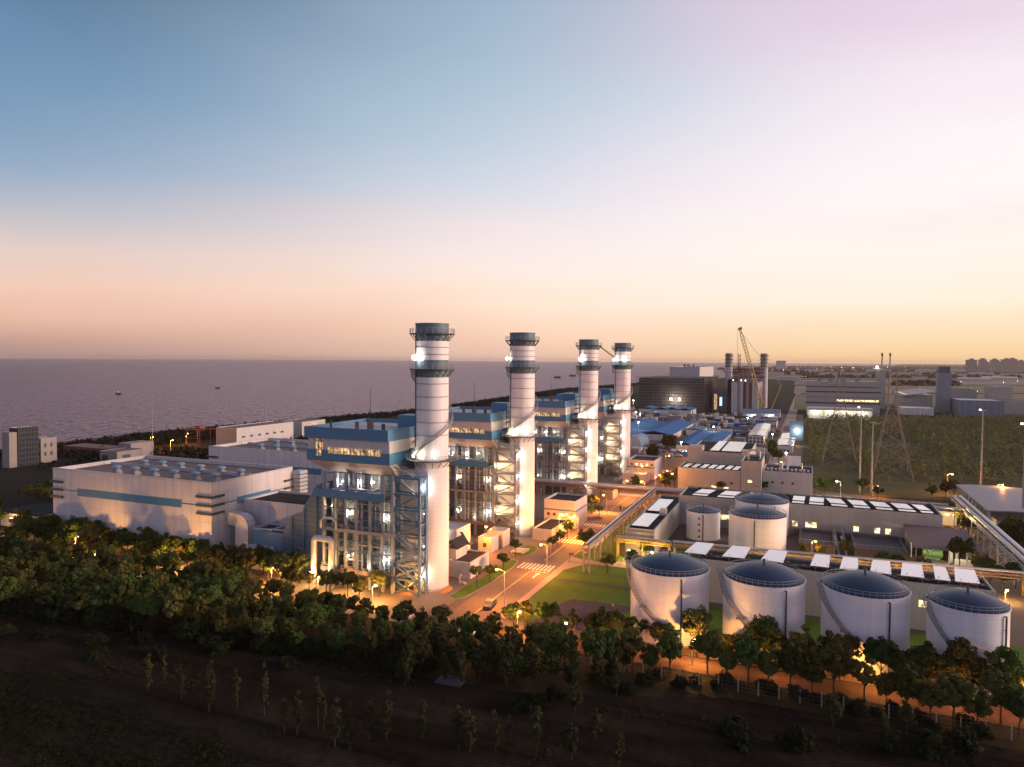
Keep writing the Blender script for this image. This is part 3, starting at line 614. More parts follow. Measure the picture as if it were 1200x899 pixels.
# ------------------------------------------------------------------ storage tanks
def storage_tank(name, label, cx, cy, r, h, dome, stair=True, pipe_deg=None, group=None, hatches=False):
    t = T(name, label, 'tank', (cx,cy,0), group)
    b = MB(); b.lathe(cx,cy,[(r+.25,0),(r+.25,.35),(r,.35)],56,smooth=False); b.build('footing', concrete, t)
    b = MB(); b.lathe(cx,cy,[(r,.3),(r,h)],64)
    b.lathe(cx,cy,[(r,h-.12),(r+.14,h-.12),(r+.14,h),(r-.05,h)],64,smooth=False); b.build('shell', tank_white, t)
    Rs = ((r-.05)**2+dome**2)/(2*dome); pr_ = []
    for i in range(11):
        q = (r-.05)*(1-i/10); pr_.append((q, h-.02+sqrt(max(0,Rs*Rs-q*q))-(Rs-dome)))
    b = MB(); b.lathe(cx,cy,pr_,64); b.build('dome_roof', dome_blue, t)
    b = MB(); b.lathe(cx,cy,[(.18,h+dome-.1),(.18,h+dome+.45),(.3,h+dome+.45),(.3,h+dome+.65),(0,h+dome+.7)],10); b.build('roof_vent', steel_dark, t)
    b = MB(); ring_rail(b,cx,cy,h,r-.1,max(24,int(r*6)),1.0); b.build('railing', rail_m, t)
    if stair:
        a0, a1 = radians(298), radians(192); n = 60; b = MB(); q_ = MB(); prev = None
        for i in range(n+1):
            f = i/n; a = a0+(a1-a0)*f; z = .4+(h-.4)*f
            p0 = (cx+(r+.02)*cos(a),cy+(r+.02)*sin(a),z); p1 = (cx+(r+.95)*cos(a),cy+(r+.95)*sin(a),z); b.bar(p0,p1,.3,.06)
            if prev: b.bar(prev,p1,.05,.2); q_.bar((prev[0],prev[1],prev[2]+1.05),(p1[0],p1[1],p1[2]+1.05),.07); q_.bar((prev[0],prev[1],prev[2]+.55),(p1[0],p1[1],p1[2]+.55),.05)
            if i%3 == 0: q_.bar(p1,(p1[0],p1[1],z+1.05),.07)
            prev = p1
        a = a0+(a1-a0)*.52; m_ = (cx+(r+.5)*cos(a),cy+(r+.5)*sin(a)); b.box(m_[0]-.7,m_[1]-.6,.4+(h-.4)*.52-.15,m_[0]+.7,m_[1]+.6,.4+(h-.4)*.52)
        b.box(cx-r-1.2,cy-.8,h-.15,cx-r+.2,cy+.9,h)
        for yy in (-.8,.9): q_.bar((cx-r-1.2,cy+yy,h),(cx-r-1.2,cy+yy,h+1.1),.07)
        q_.bar((cx-r-1.2,cy-.8,h+1.1),(cx-r-1.2,cy+.9,h+1.1),.07); q_.bar((cx-r-1.2,cy-.8,h+1.1),(cx-r,cy-.8,h+1.1),.07)
        q_.bar((prev[0],prev[1],h+1.0),(cx-r-1.2,cy-.8,h+1.1),.07)
        p = b.build('stair', M_ring, t); q_.build('railing', rail_m, p)
    if pipe_deg is not None:
        a = radians(pipe_deg); d = r+.28; p = (cx+d*cos(a),cy+d*sin(a)); b = MB()
        b.tube([(cx+(r-.1)*cos(a),cy+(r-.1)*sin(a),h-.6),(p[0],p[1],h-.5),(p[0],p[1],h-.9),(p[0],p[1],.2)],.15,8)
        for z in np.arange(2.5,h-1,2.6): b.bar((p[0],p[1],z),(cx+r*cos(a),cy+r*sin(a),z),.1)
        b.build('down_pipe', steel_dark, t)
    if hatches:
        for i in range(4):
            a = radians(264); z = 1.4+i*1.75; b = MB(); b.lathe(0,0,[(.36,0),(.36,.12),(0,.12)],12,smooth=False)
            v = [Vector((p[0],p[1],p[2])) for p in b.v]; mt = Matrix.Translation((cx+(r)*cos(a),cy+(r)*sin(a),z)) @ Matrix.Rotation(a+pi/2,4,'Z') @ Matrix.Rotation(pi/2,4,'X')
            b.v = [tuple(mt @ p) for p in v]; b.build('red_disc', M_disc, t)
    return t
M_disc = M('red_paint', (.35,.05,.05), .5)
storage_tank('storage_tank','white dome roofed tank at the corner of the lawn, nearest the main road',-23.4,135.7,7.3,13,2.2,pipe_deg=296,group='big white tanks along the front road')
storage_tank('storage_tank','white dome roofed tank between the lawn tank and the tank with the brightly lit tree',-6.5,136.2,7.06,13,2.4,pipe_deg=303,group='big white tanks along the front road')
storage_tank('storage_tank','white dome roofed tank third along the front road from the lawn',10.1,137.0,6.97,13,2.4,pipe_deg=297,group='big white tanks along the front road')
storage_tank('storage_tank','smaller white dome roofed tank at the end of the front row away from the lawn',25.0,134.6,5.75,13,1.9,pipe_deg=318,group='big white tanks along the front road')
storage_tank('storage_tank','small white tank with four red discs up its side',-27.3,213.5,4.8,8.2,1.3,stair=False,pipe_deg=277,hatches=True)
storage_tank('storage_tank','white tank with orange lamp light on its wall, before another tank of its size',-11.8,206.5,7.55,10,1.9,stair=False,pipe_deg=268)
storage_tank('storage_tank','white tank half hidden behind the lamp lit tank of its size',-11.8,227.5,7.7,10,1.9,stair=False,pipe_deg=300)
# ------------------------------------------------------------------ grey process buildings with bright roof sheets
def roof_lights(t, quads, name='roof_light'):
    for pts in quads:
        b = MB(); lo = [(x,y,z-.12) for x,y,z in pts]; n = len(pts)
        b.raw(lo+list(pts), [(i,(i+1)%n,n+(i+1)%n,n+i) for i in range(n)]+[tuple(range(n,2*n)),tuple(range(n))[::-1]]); b.build(name, roof_light, t)
# front long building behind the front tanks, with tilted sheets on frames
t = house('pump_hall','long grey pump hall right behind the front tanks with tilted white roof sheets','building',-23.5,156.6,33.5,166,9.2,grey_clad,roof_dark,.5)
for i,x in enumerate((-20.5,-12.6,-4.9,4.0,9.4,15.2,20.8,25.6,30.0)):
    w = (3.4,3.4,3.3,2.6,2.5,2.8,3.0,1.9,3.0)[i]
    roof_lights(t, [[(x-w,156.9,10.3),(x+w*.35,156.9,10.3),(x+w*.55,165.2,10.7),(x-w*.6,165.2,10.7)]], 'tilted_sheet')
    b = MB()
    for xx in (x-w*.6,x+w*.3): b.bar((xx,158.2,8.7),(xx,158.2,10.5),.12); b.bar((xx,164.6,8.7),(xx,164.6,10.55),.12)
    b.build('sheet_frame', steel_grey, t)
b = MB()
b.box(-22.6,160.4,8.72,33,161,8.95)
for x in np.arange(-22.5,33,1.6): b.box(x,160,8.7,x+.7,161.4,9.0+.6*((x*7)%1))
b.build('roof_plant', steel_dark, t)
for x,z in ((5.3,2.4),(21.0,4.6),(6.8,2.4)): win(t,'y',156.6,x,z,1.5,1.3,lit_win)
# rear long building
t = house('filter_hall','long grey filter hall with paired bright roof sheets, behind the rear tanks','building',-37,229,36,247,9.2,grey_clad,roof_dark,.5)
for i,x in enumerate((-30.5,-22.6,-15,-1.6,3.5,9.6,15.6,21.6,27.4,32.4)):
    w = (4.6,5,4.6,3.4,4,4.3,4.3,4.3,4.3,3.0)[i]
    s_ = 1.4 if x < -5 else (.3 if x < 4 else -1.2)
    roof_lights(t, [[(x-w/2-s_*.2,231.2,9.25),(x+w/2-s_*.2,231.2,9.25),(x+w/2,233.4,9.3),(x-w/2,233.4,9.3)],[(x-w/2+.1*s_,234.2,9.5),(x+w/2+.1*s_,234.2,9.5),(x+w/2+s_,241,9.6),(x-w/2+s_,241,9.6)]])
b = MB()
b.box(-35,243.2,8.72,35,243.8,8.95)
for x in np.arange(-35,35,2.3): b.box(x,242.5,8.7,x+1.1,244.5,9.3+.5*((x*3)%1))
b.build('roof_plant', steel_dark, t)
for x in (-24.2,-22.6,-3.1,0.6,2.2,13.5,19.0,21.8): win(t,'y',229,x,2.6,1.4,1.5,lit_win)
MB().box(-2.6,226.6,0,36,228.9,2.0).build('loading_ledge', conc_dark, t)
b = MB()
for x in (9.2,11.3): b.bar((x,217.5,.3),(x-1.2,228,3.8),.5,.5)
b.build('loading_ramp', concrete, t)
# side building along the road
t = house('switch_house','narrow grey building with two long bright sheets on its roof, along the conveyor','building',-44.2,187,-36.4,238,7.2,grey_clad,roof_dark,.5)
roof_lights(t, [[(-43.3,190,7.3),(-38.7,190,7.3),(-38.7,206.5,7.4),(-43.3,206.5,7.4)],[(-43.3,211,7.3),(-38.7,211,7.3),(-38.7,230,7.4),(-43.3,230,7.4)]])
b = MB(); b.box(-39,207.5,6.7,-37.2,210,8.6); b.build('roof_cabinet', steel_light, t)
# complex further back
t = house('plant_room','grey plant room with a row of seven small bright skylights along its front edge','building',-47.5,291,-23.2,309,9.0,grey_clad,roof_dark,.4)
roof_lights(t, [[(x,293,9.05),(x+2.1,293,9.05),(x+3.0,303,9.15),(x+.9,303,9.15)] for x in (-46,-42.6,-39.2,-36,-33,-29.6,-26.6)])
for x in (-31,-27.0): win(t,'y',291,x,3.4,1.0,1.0,fin_dark)
for x,z in ((-34.2,1.6),(-29.5,1.4)): win(t,'y',291,x,z,1.8,.8,lit_win)
t = house('plant_tower','square grey block standing taller between two flat grey plant rooms','building',-23.0,290.6,-15.4,312,13.2,grey_clad,roof_dark,.8)
win(t,'y',290.6,-20.4,4.8,1.6,.9,lit_win); win(t,'y',290.6,-18.6,3.2,2.2,.6,M_ring)
b = MB(); b.tube([(-21,300,12.4),(-21,300,15.6),(-20.4,300,16.4),(-17,300,16.4),(-16.6,300,15.8),(-16.6,300,12.4)],.4,10); b.build('roof_pipe', steel_light, t)
t = house('plant_room','flat grey plant room with pipework on its dark roof, right of the square block','building',-15.2,296,3.0,316,9.0,pale_wall,roof_dark,.4)
b = MB()
for x in np.arange(-14,2.4,1.5): b.box(x,299+((x*5)%3),8.6,x+.8,301+((x*5)%3),9.2+((x*3)%1))
b.tube([(-8.5,300,8.6),(-8.5,300,12)],.6,10); b.tube([(-7,301,8.6),(-5.6,302,11.4),(-5.2,302,13)],.35,8); b.tube([(-1,300,8.6),(-1,300,12.2)],.25,8); b.build('roof_pipework', pipe_lag, t)
for x in (-12,-8.4,-4.6): win(t,'y',296,x,4.2,.9,.9,fin_dark)
t = house('workshop','grey workshop with two very wide bright skylights, behind the plant rooms','building',-49,326,-22.5,372,11.6,grey_clad,roof_dark,.6)
roof_lights(t, [[(-39.5,329,12.0),(-35.6,329,12.0),(-35.6,366,12.3),(-39.5,366,12.3)],[(-34.6,329,12.0),(-26.4,329,12.0),(-26.4,366,12.3),(-34.6,366,12.3)]])
MB().box(-48.8,326.2,11.6,-42.5,333,13.8).build('roof_house', grey_clad, t)
b = MB(); b.box(-25.6,325.4,11,-22.6,328,13.2); b.build('roof_cabinet', steel_light, t)
b = MB(); b.prism_yz([(342,0),(342,5.5),(343.5,9.6),(343.5,0)],-7.2,-1.6); tag(b.build('sail_screen', M('white_sheet', (.8,.76,.74), .4), origin=(-4.4,342.8,0)), 'leaning blank white screen beside the wood', 'screen')

# ------------------------------------------------------------------ basins, shed, curved roof hall
t = T('settling_basin','dark open concrete settling basins with stairs in front of the filter hall','basin',(12,214,0))
b = MB()
for x0,x1 in ((-1,8),(12.5,25)):
    b.box(x0,206,0,x1,206.5,3.2); b.box(x0,223.5,0,x1,224,3.2); b.box(x0,206.5,0,x0+.5,223.5,3.2); b.box(x1-.5,206.5,0,x1,223.5,3.2); b.box(x0+.5,206.5,0,x1-.5,223.5,2.3)
b.build('wall', conc_dark, t)
b = MB()
for x in (9,10.8): b.bar((x,205.5,.4),(x-1.0,217,3.4),.5,.4)
b.build('stair', concrete, t)
b = MB()
for x in np.arange(-1,25,1.5): b.bar((x,205.9,3.2),(x,205.9,4.2),.07)
b.bar((-1,205.9,4.2),(25,205.9,4.2),.07); b.build('railing', rail_m, t)
t = T('open_shed','open fronted shed with wide brown roof and a lit green machine inside','shed',(34,214,0))
b = MB(); b.raw([(26.2,206,4.6),(41.6,206,4.6),(41.6,229,5.6),(26.2,229,5.6),(26.2,206,4.85),(41.6,206,4.85),(41.6,229,5.85),(26.2,229,5.85)],[(0,3,2,1),(4,5,6,7),(0,1,5,4),(1,2,6,5),(2,3,7,6),(3,0,4,7)]); b.build('roof', roof_brown, t)
b = MB(); b.box(26.6,215,0,26.9,228.6,4.7); b.box(26.9,228.3,0,41.2,228.6,5.2); b.box(41.0,212,0,41.2,228.3,4.7); b.build('wall', M('shed_lining', (.62,.56,.40), .8), t)
for x in (26.8,29.3,34.2,38,41.0): MB().box(x-.14,206.5,0,x+.14,206.8,4.6).build('post', steel_light, t)
o = MB(); o.tube([(29.2,214.5,1.7),(29.4,214.5,1.7),(33.6,214.5,1.7),(33.8,214.5,1.7)],1.15,14); o.box(29.6,213.8,.1,33.4,215.2,.8); o.build('machine', M('green_machine', (.10,.20,.075), .5), t)
b = MB(); b.tube([(35.5,213,0),(35.5,213,3.2)],.5,10); b.tube([(37,214,0),(37,214,2.6)],.4,10); b.box(36,210.5,0,40,211.5,1.6); b.build('equipment', steel_light, t)
for x in (31,37): 
    b = MB(); b.box(x-.6,209,4.3,x+.6,209.15,4.4); b.build('tube_lamp', bulb_white, t); lamp(t,(x,209.2,4.1),900,(1,.86,.55),.4)
t = T('curved_hall','hall with a sweeping curved grey roof, cut by the picture edge','building',(66,268,0))
b = MB(); prof = [(50+ i*3.6, 8.6-.0028*((i-3)*3.6)**2*1.0) for i in range(10)]
v = []
ys = [246,262,278,294]
for y in ys: v += [(x,y,z+.35) for x,z in prof]
nn = len(prof); b.raw(v,[(j*nn+i,j*nn+i+1,(j+1)*nn+i+1,(j+1)*nn+i) for j in range(3) for i in range(nn-1)],0,True)
b.raw([(x,246,z) for x,z in prof]+[(x,246,z+.35) for x,z in prof],[(i,i+1,nn+i+1,nn+i) for i in range(nn-1)]); b.raw([(50,246,8.2),(50,294,8.2),(50,294,8.75),(50,246,8.75)],[(0,3,2,1)])
b.build('roof', M('grey_roof_sheet', (.27,.255,.27), .55, var=.1, seams=(0,(2.2,.05),0), dark=.8), t)
for i,y in enumerate(np.arange(247,294,5.2)): MB().box(50.4,y-.25,0,50.9,y+.25,8.2).build('column', steel_light, t)
b = MB(); b.box(53,249,0,80,293,5.2); b.build('wall', pale_wall, t)
for y in np.arange(250,290,6.5): win(t,'x',52.9,y,1.2,3.4,2.4,lit_hall)

# ------------------------------------------------------------------ pipe bridges and conveyors
def pipe_bridge(name, label, p, q, z, w=2.4, pipes=(.35,.25,.3), legs=8.0, mat=steel_grey, ties=True, trough=None, legmat=None, skip=()):
    p = Vector((*p,0)); q = Vector((*q,0)); d = (q-p); Ln = d.length; d.normalize(); nrm = Vector((-d.y,d.x,0)); c = (p+q)/2
    t = T(name, label, 'pipe bridge', (c.x,c.y,0)); b = MB()
    for s_ in (-1,1):
        for zz_ in (z,z-.75): a = p+nrm*s_*w/2; e = q+nrm*s_*w/2; b.bar((a.x,a.y,zz_),(e.x,e.y,zz_),.2,.28)
    n = max(2,int(Ln/2.2))
    for i in range(n+1):
        m_ = p+d*Ln*i/n; a = m_-nrm*w/2; e = m_+nrm*w/2; b.bar((a.x,a.y,z),(e.x,e.y,z),.16); 
        for s_ in (-1,1):
            k = m_+nrm*s_*w/2; b.bar((k.x,k.y,z),(k.x,k.y,z-.75),.12)
            if i < n: k2 = p+d*Ln*(i+1)/n+nrm*s_*w/2; b.bar((k.x,k.y,z if i%2 else z-.75),(k2.x,k2.y,z-.75 if i%2 else z),.1)
    b.build('truss', mat, t)
    for i,r in enumerate(pipes):
        o = nrm*(w*.78*((i+.5)/len(pipes)-.5)); a = p+o; e = q+o; MB().tube([(a.x,a.y,z+.16+r),(e.x,e.y,z+.16+r)],r,8).build('pipe', (pipe_lag,roof_brown,steel_light)[i%3], t)
    if trough:
        b = MB(); a = p; e = q; b.bar((a.x,a.y,z+.3),(e.x,e.y,z+.3),w*.7,.3); b.build('cable_trough', trough, t)
    k = max(1,int(Ln/legs))
    for i in range(k+1):
        m_ = p+d*min(Ln-.4,max(.4,Ln*i/k))
        if any(abs(m_.x-sx) < sw and abs(m_.y-sy) < sh for sx,sy,sw,sh in skip): continue
        b = MB()
        for s_ in (-1,1): u = m_+nrm*s_*(w/2-.1); b.bar((u.x,u.y,0),(u.x,u.y,z-.6),.32)
        u = m_-nrm*(w/2-.1); e = m_+nrm*(w/2-.1); b.bar((u.x,u.y,z*.55),(e.x,e.y,z*.55),.18)
        if ties: b.bar((u.x,u.y,.3),(e.x,e.y,z*.55),.12); b.bar((e.x,e.y,.3),(u.x,u.y,z*.55),.12)
        b.build('trestle', legmat or mat, t)
    return t
pipe_bridge('pipe_bridge','long grey pipe bridge crossing over the main road before the third boiler house',(-104,250.2),(-20,250.2),6.2,3.2,(.5,.3,.4,.5),11,roof_brown,skip=((-61.5,250,6.5,3),))
cv = pipe_bridge('conveyor','inclined looking pair of long conveyor trusses beside the main road',(-48.8,165.5),(-48.8,248),7.0,1.7,(.22,),9.5,steel_grey,trough=steel_dark)
cv['category'] = 'conveyor'; cv['label'] = 'long elevated truss conveyor ending on tall legs at the lawn'
pipe_bridge('pipe_bridge','yellow lit pipe bridge on short legs between the switch house and the rear tanks',(-45.8,183.9),(-31.5,183.9),5.0,1.8,(.3,.2),5.8,steel_yellow,skip=((-48.8,184,2,4),))
pipe_bridge('pipe_bridge','low brown pipe bridge running behind the pump hall roof',(-31,184.2),(46,188.2),5.0,2.0,(.35,.25),8.4,roof_brown,legmat=steel_yellow)
pipe_bridge('pipe_bridge','pale pipe bridge with fat white pipes right of the open shed',(47.5,190),(47.5,276),6.4,3.4,(.6,.42,.55),7.5,steel_light)
b = MB(); b.tube([(36,251,7.6),(44.5,251,7.6),(45.2,250.6,7.4),(45.2,249.8,6.8),(45.2,246,6.6)],.34,10)
t = T('pipe_run','fat white pipe leaving the filter hall roof and bending onto the pale bridge','pipe',(42,250,0)); b.build('pipe', pipe_lag, t)
for x in (38,42.5): MB().box(x-.15,250.85,0,x+.15,251.15,7.3).build('support', steel_grey, t)
t = house('terrace_building','low brown roofed terrace building behind the filter hall corner','building',34,262,45,277,4.4,pale_wall,roof_brown,.4)
t = house('store','small blue roofed store under the brown pipe bridge','store',17.5,177.5,28.5,182.5,3.8,pale_wall,blue_pale,.15)

# ------------------------------------------------------------------ small white buildings between the boiler houses and the road
def low_store(k, x0,y0,x1,y1,h,label): return house('store',label,'store',x0,y0,x1,y1,h,pale_wall,roof_dark,.35)
low_store(0,-78.6,150.2,-72.6,161.0,4.0,'low white store with dark flat roof right beside the nearest stack')
low_store(1,-72.4,191,-66.4,206.4,3.4,'low white store with dark flat roof beside the second stack, before the white office')
t = house('dosing_house','tall narrow white dosing house with outside stairs behind the nearest stack','building',-86.8,158.8,-80.6,166.6,9.2,pale_wall,roof_pale,.3)
b = MB(); b.bar((-80.4,159.2,.4),(-80.4,163.5,4.6),.8,.14); b.bar((-79.6,163.5,4.6),(-79.6,159.4,8.6),.8,.14); b.box(-80.5,163,4.5,-78.8,165,4.65); b.bar((-80,159.2,1.5),(-80,163.5,5.7),.07); b.bar((-79.2,163.5,5.6),(-79.2,159.4,9.6),.07); b.build('stair', steel_dark, t)
win(t,'y',158.8,-85.4,5.2,1.6,2.4,lit_green); win(t,'x',-80.6,163.8,2.2,1.0,1.6,fin_dark); win(t,'x',-80.6,161.0,5.6,1.0,1.6,fin_dark)
b = MB(); b.box(-85.2,158.4,8.6,-84.6,158.7,9.0); b.build('wall_lamp', bulb_big, t); lamp(t,(-84.9,157.6,8.4),700,COOL,.3)
t = house('gabled_house','small white house with a dark gable roof between the nearest stack and the low store','house',-80.4,152.2,-77.4,158,6.2,pale_wall,roof_pale,.05)
b = MB(); b.prism_xz([(-80.9,6.2),(-78.9,7.9),(-76.9,6.2),(-76.9,6.5),(-78.9,8.25),(-80.9,6.5)],151.8,158.4); b.build('gable_roof', roof_dark, t)
t = house('cabin','small orange lit cube cabin with one window by the gravel yard','cabin',-81.2,172.8,-77.2,177.4,4.2,pale_wall,roof_pale,.2); win(t,'y',172.8,-79.8,1.6,1.1,1.1,fin_dark)
t = house('cabin','plain white cube cabin behind the orange lit one','cabin',-81.4,179.2,-76.6,184,4.6,pale_wall,roof_pale,.2)
t = house('office','two storey white office with a blue line and small lit windows by the road','office',-75.2,208.5,-64.8,220.5,8.6,pale_wall,roof_dark,.6)
MB().box(-75.3,208.36,5.3,-64.66,208.497,5.75).build('blue_line', steel_blue, t); MB().box(-64.797,208.4,5.3,-64.66,220.5,5.75).build('blue_line', steel_blue, t)
for i in range(5): win(t,'y',208.5,-74.2+i*1.95,3.6,.9,.9,lit_win if i in (2,3) else fin_dark)
for i in range(4): win(t,'y',208.5,-73.2+i*2.3,.9,.9,1.1,lit_win if i == 1 else fin_dark)
t = house('office','two storey pinkish office past the fourth stack, with lit windows','office',-72.5,309,-60.5,326,8.4,pale_wall,roof_dark,.6)
MB().box(-72.6,308.86,5.0,-60.36,308.997,5.5).build('blue_line', steel_blue, t)
for i in range(5): win(t,'y',309,-71+i*2.2,6.0,1.0,.9,lit_win if i in (1,2,3) else fin_dark)
t = house('store','low white store in front of the pinkish office past the fourth stack','store',-71.5,296,-62,306,4.2,pale_wall,roof_pale,.3)
t = house('store','dark flat store between the third stack and the pipe bridge','store',-73.5,258.5,-66,266,3.2,concrete,roof_dark,.3)
# site clutter around the boiler houses
def crate(name, label, cat, x,y,w,d,h,mat,group=None):
    return tag(MB().box(x-w/2,y-d/2,.08,x+w/2,y+d/2,.08+h).build(name, mat, origin=(x,y,.08)), label, cat, group)
b = MB(); b.tube([(-73.3,146.4,.6),(-71.9,145.8,.6)],.28,8); b.tube([(-73.6,146.6,.2),(-73.6,146.6,1.6),(-73.2,146.6,2.0)],.25,8)
for x in (-73.2,-71.8): b.box(x-.12,145.8,.08,x+.12,146.4,.5)
t = T('white_pipes','white pipes rising from the paving at the foot of the nearest stack','pipe',(-73,146,0)); b.build('pipe', pipe_lag, t)
t = T('sand_heap','orange mound of sand on the paving between the nearest stack and the verge','sand heap',(-70.9,139.6,.08))
b = MB(); rr2 = random.Random(5); nr, na = 6, 20
v = [( -72.6+1.7*0+ (1.2*(i/nr))*cos(2*pi*j/na)*(1+.2*rr2.random()), 140.2+(2.6*(i/nr))*sin(2*pi*j/na)*(1+.2*rr2.random()), .08+.9*(1-(i/nr)**1.5)*(.8+.3*rr2.random())) for i in range(nr+1) for j in range(na)]
b.raw(v,[(i*na+j,(i+1)*na+j,(i+1)*na+(j+1)%na,i*na+(j+1)%na) for i in range(nr) for j in range(na)],0,True); b.build('mound', M('orange_sand', (.42,.19,.06), .95, var=.3, scale=2), t)
t.location = (-72.6,140.2,.08)
t = T('skid','low white pipework skid on the verge by the crossing','pipework',(-70,176.5,.2))
b = MB()
for y in (174.5,175.6,177,178.2): b.tube([(-72.4,y,.7),(-68.6,y+.4,.7)],.2,8); b.box(-72.2,y-.2,.2,-72.0,y+.2,.7); b.box(-69.0,y-.0,.2,-68.8,y+.5,.7)
b.build('pipe', pipe_lag, t)

# ------------------------------------------------------------------ vegetation
leaf_m = M('leaves', (.042,.078,.015), .75, var=.6, scale=1.1, rnd=.45, spec=.15, detail=3, col2=(.090,.076,.018))
leaf_d = M('dark_leaves', (.013,.019,.006), .8, var=.5, scale=1.5, rnd=.4, spec=.1)
leaf_y = M('young_leaves', (.030,.032,.008), .75, var=.4, scale=1.5, rnd=.3, spec=.2, detail=3)
leaf_far = M('far_wood_leaves', (.21,.205,.075), .85, var=.9, scale=.13, spec=.1, detail=6)
leaf_coast = M('coast_belt_leaves', (.018,.018,.010), .85, var=.5, scale=.05, spec=.1)
bark_m = M('bark', (.045,.034,.027), .9, var=.3, scale=2)
def quads_mesh(name, P_, A_, B_, mat):
    """one small leaf face per row: centre P, half axes A and B"""
    n = len(P_); v = np.empty((n*4,3)); v[0::4] = P_-A_-B_; v[1::4] = P_+A_-B_*.6; v[2::4] = P_+A_*.8+B_; v[3::4] = P_-A_*.7+B_*.8
    me = bpy.data.meshes.new(name); me.vertices.add(n*4); me.vertices.foreach_set('co', v.ravel())
    me.loops.add(n*4); me.loops.foreach_set('vertex_index', np.arange(n*4, dtype=np.int32))
    me.polygons.add(n); me.polygons.foreach_set('loop_start', np.arange(0, n*4, 4, dtype=np.int32)); me.polygons.foreach_set('loop_total', np.full(n,4,dtype=np.int32))
    me.materials.append(mat); me.update(calc_edges=True); return me
def leaf_cloud(rng, centres, radii, per, size, updir=.5):
    k = len(centres); c = np.repeat(centres, per, 0); r = np.repeat(radii, per)[:,None]
    d = rng.normal(size=(k*per,3)); d /= np.linalg.norm(d,axis=1)[:,None]; p = c+d*r*rng.uniform(.45,1,(k*per,1))**.6*np.array([1,1,.8])
    nrm = d+rng.normal(size=d.shape)*.55+np.array([0,0,updir]); nrm /= np.linalg.norm(nrm,axis=1)[:,None]
    a = np.cross(nrm, rng.normal(size=d.shape)); a /= np.linalg.norm(a,axis=1)[:,None]; b = np.cross(nrm,a); s = size*rng.uniform(.6,1.35,(k*per,1))
    return p, a*s, b*s*.75
def crown_mesh(seed, rx, rz, zc, nclump, per, size, mat, flat=.35, cr=(.55,1.0), name='crown'):
    rng = np.random.default_rng(seed); d = rng.normal(size=(nclump,3)); d /= np.linalg.norm(d,axis=1)[:,None]
    d[:,2] = np.where(d[:,2] < 0, d[:,2]*flat, d[:,2]); rad = rng.uniform(.35,1.0,(nclump,1))**.5*rng.uniform(.85,1.12,(nclump,1))
    lob = 1+.22*np.sin(3*np.arctan2(d[:,1],d[:,0])+seed)[:,None]
    c = d*rad*lob*np.array([rx,rx,rz])+np.array([0,0,zc])
    return quads_mesh(name, *leaf_cloud(rng, c, rng.uniform(*cr,nclump), per, size), mat)
def trunk_mesh(seed, h, r, limbs, spread, zc):
    rg = random.Random(seed); b = MB(); b.tube([(0,0,-.2),(rg.uniform(-.1,.1),rg.uniform(-.1,.1),h*.5),(rg.uniform(-.2,.2),rg.uniform(-.2,.2),h)], r, 7, r2=r*.5)
    for i in range(limbs):
        a = 2*pi*i/limbs+rg.uniform(-.4,.4); z0 = h*rg.uniform(.55,.95); b.tube([(0,0,z0),(spread*.45*cos(a),spread*.45*sin(a),z0+(zc-z0)*.55),(spread*.8*cos(a),spread*.8*sin(a),zc+rg.uniform(-.2,.8))], r*.45, 5, r2=.03)
    me = bpy.data.meshes.new('trunk'); me.from_pydata([list(v) for v in b.v],[],b.f); me.materials.append(bark_m); me.update(); return me
BROAD = [(crown_mesh(i, (2.75,2.5,2.9,2.3,2.7,2.6,2.2)[i], (2.3,2.6,1.9,2.9,2.1,2.4,2.6)[i], (4.7,4.8,4.6,5.0,4.8,4.6,4.9)[i], (70,60,74,56,48,80,52)[i], 105, .155, leaf_m, flat=(.35,.5,.25,.7,.3,.4,.6)[i], cr=((.5,.95),(.4,.8),(.5,.9),(.45,.85),(.35,.7),(.4,.8),(.5,1.0))[i]), trunk_mesh(i, 3.4, .2, 5, 2.4, 4.9)) for i in range(7)]
SLIM = [(crown_mesh(20+i, .5, 2.5, 3.2, 26, 34, .11, leaf_y, flat=1.0, cr=(.25,.42)), trunk_mesh(20+i, 5.2, .07, 3, .4, 4)) for i in range(3)]
SMALL = [(crown_mesh(40+i, 1.35, 1.25, 3.3, 26, 60, .13, leaf_m, flat=.7, cr=(.35,.6)), trunk_mesh(40+i, 2.8, .1, 4, 1.1, 3.3)) for i in range(3)]
BUSH = [(crown_mesh(60+i, 1.1, .85, .65, 24, 60, .11, leaf_d, flat=.5, cr=(.4,.65)), trunk_mesh(60+i, .8, .07, 4, .8, .9)) for i in range(2)]
YOUNG = [(crown_mesh(80+i, 1.0, 1.9, 2.7, 34, 50, .12, leaf_y, flat=.8, cr=(.3,.5)), trunk_mesh(80+i, 3.6, .09, 4, .8, 3)) for i in range(2)]
def tree(kind, name, label, cat, x, y, s, group, z=.05, sz=None):
    cm, tm = kind[R.randrange(len(kind))]
    t = T(name, label, cat, (x,y,z), group); t.rotation_euler = (0,0,R.uniform(0,6.28)); t.scale = (s*R.uniform(.85,1.16),s*R.uniform(.85,1.16),sz or s*R.uniform(.85,1.18))
    for nm, me in (('crown',cm),('trunk',tm)):
        o = bpy.data.objects.new(nm, me); C.objects.link(o); o.parent = t
    return t
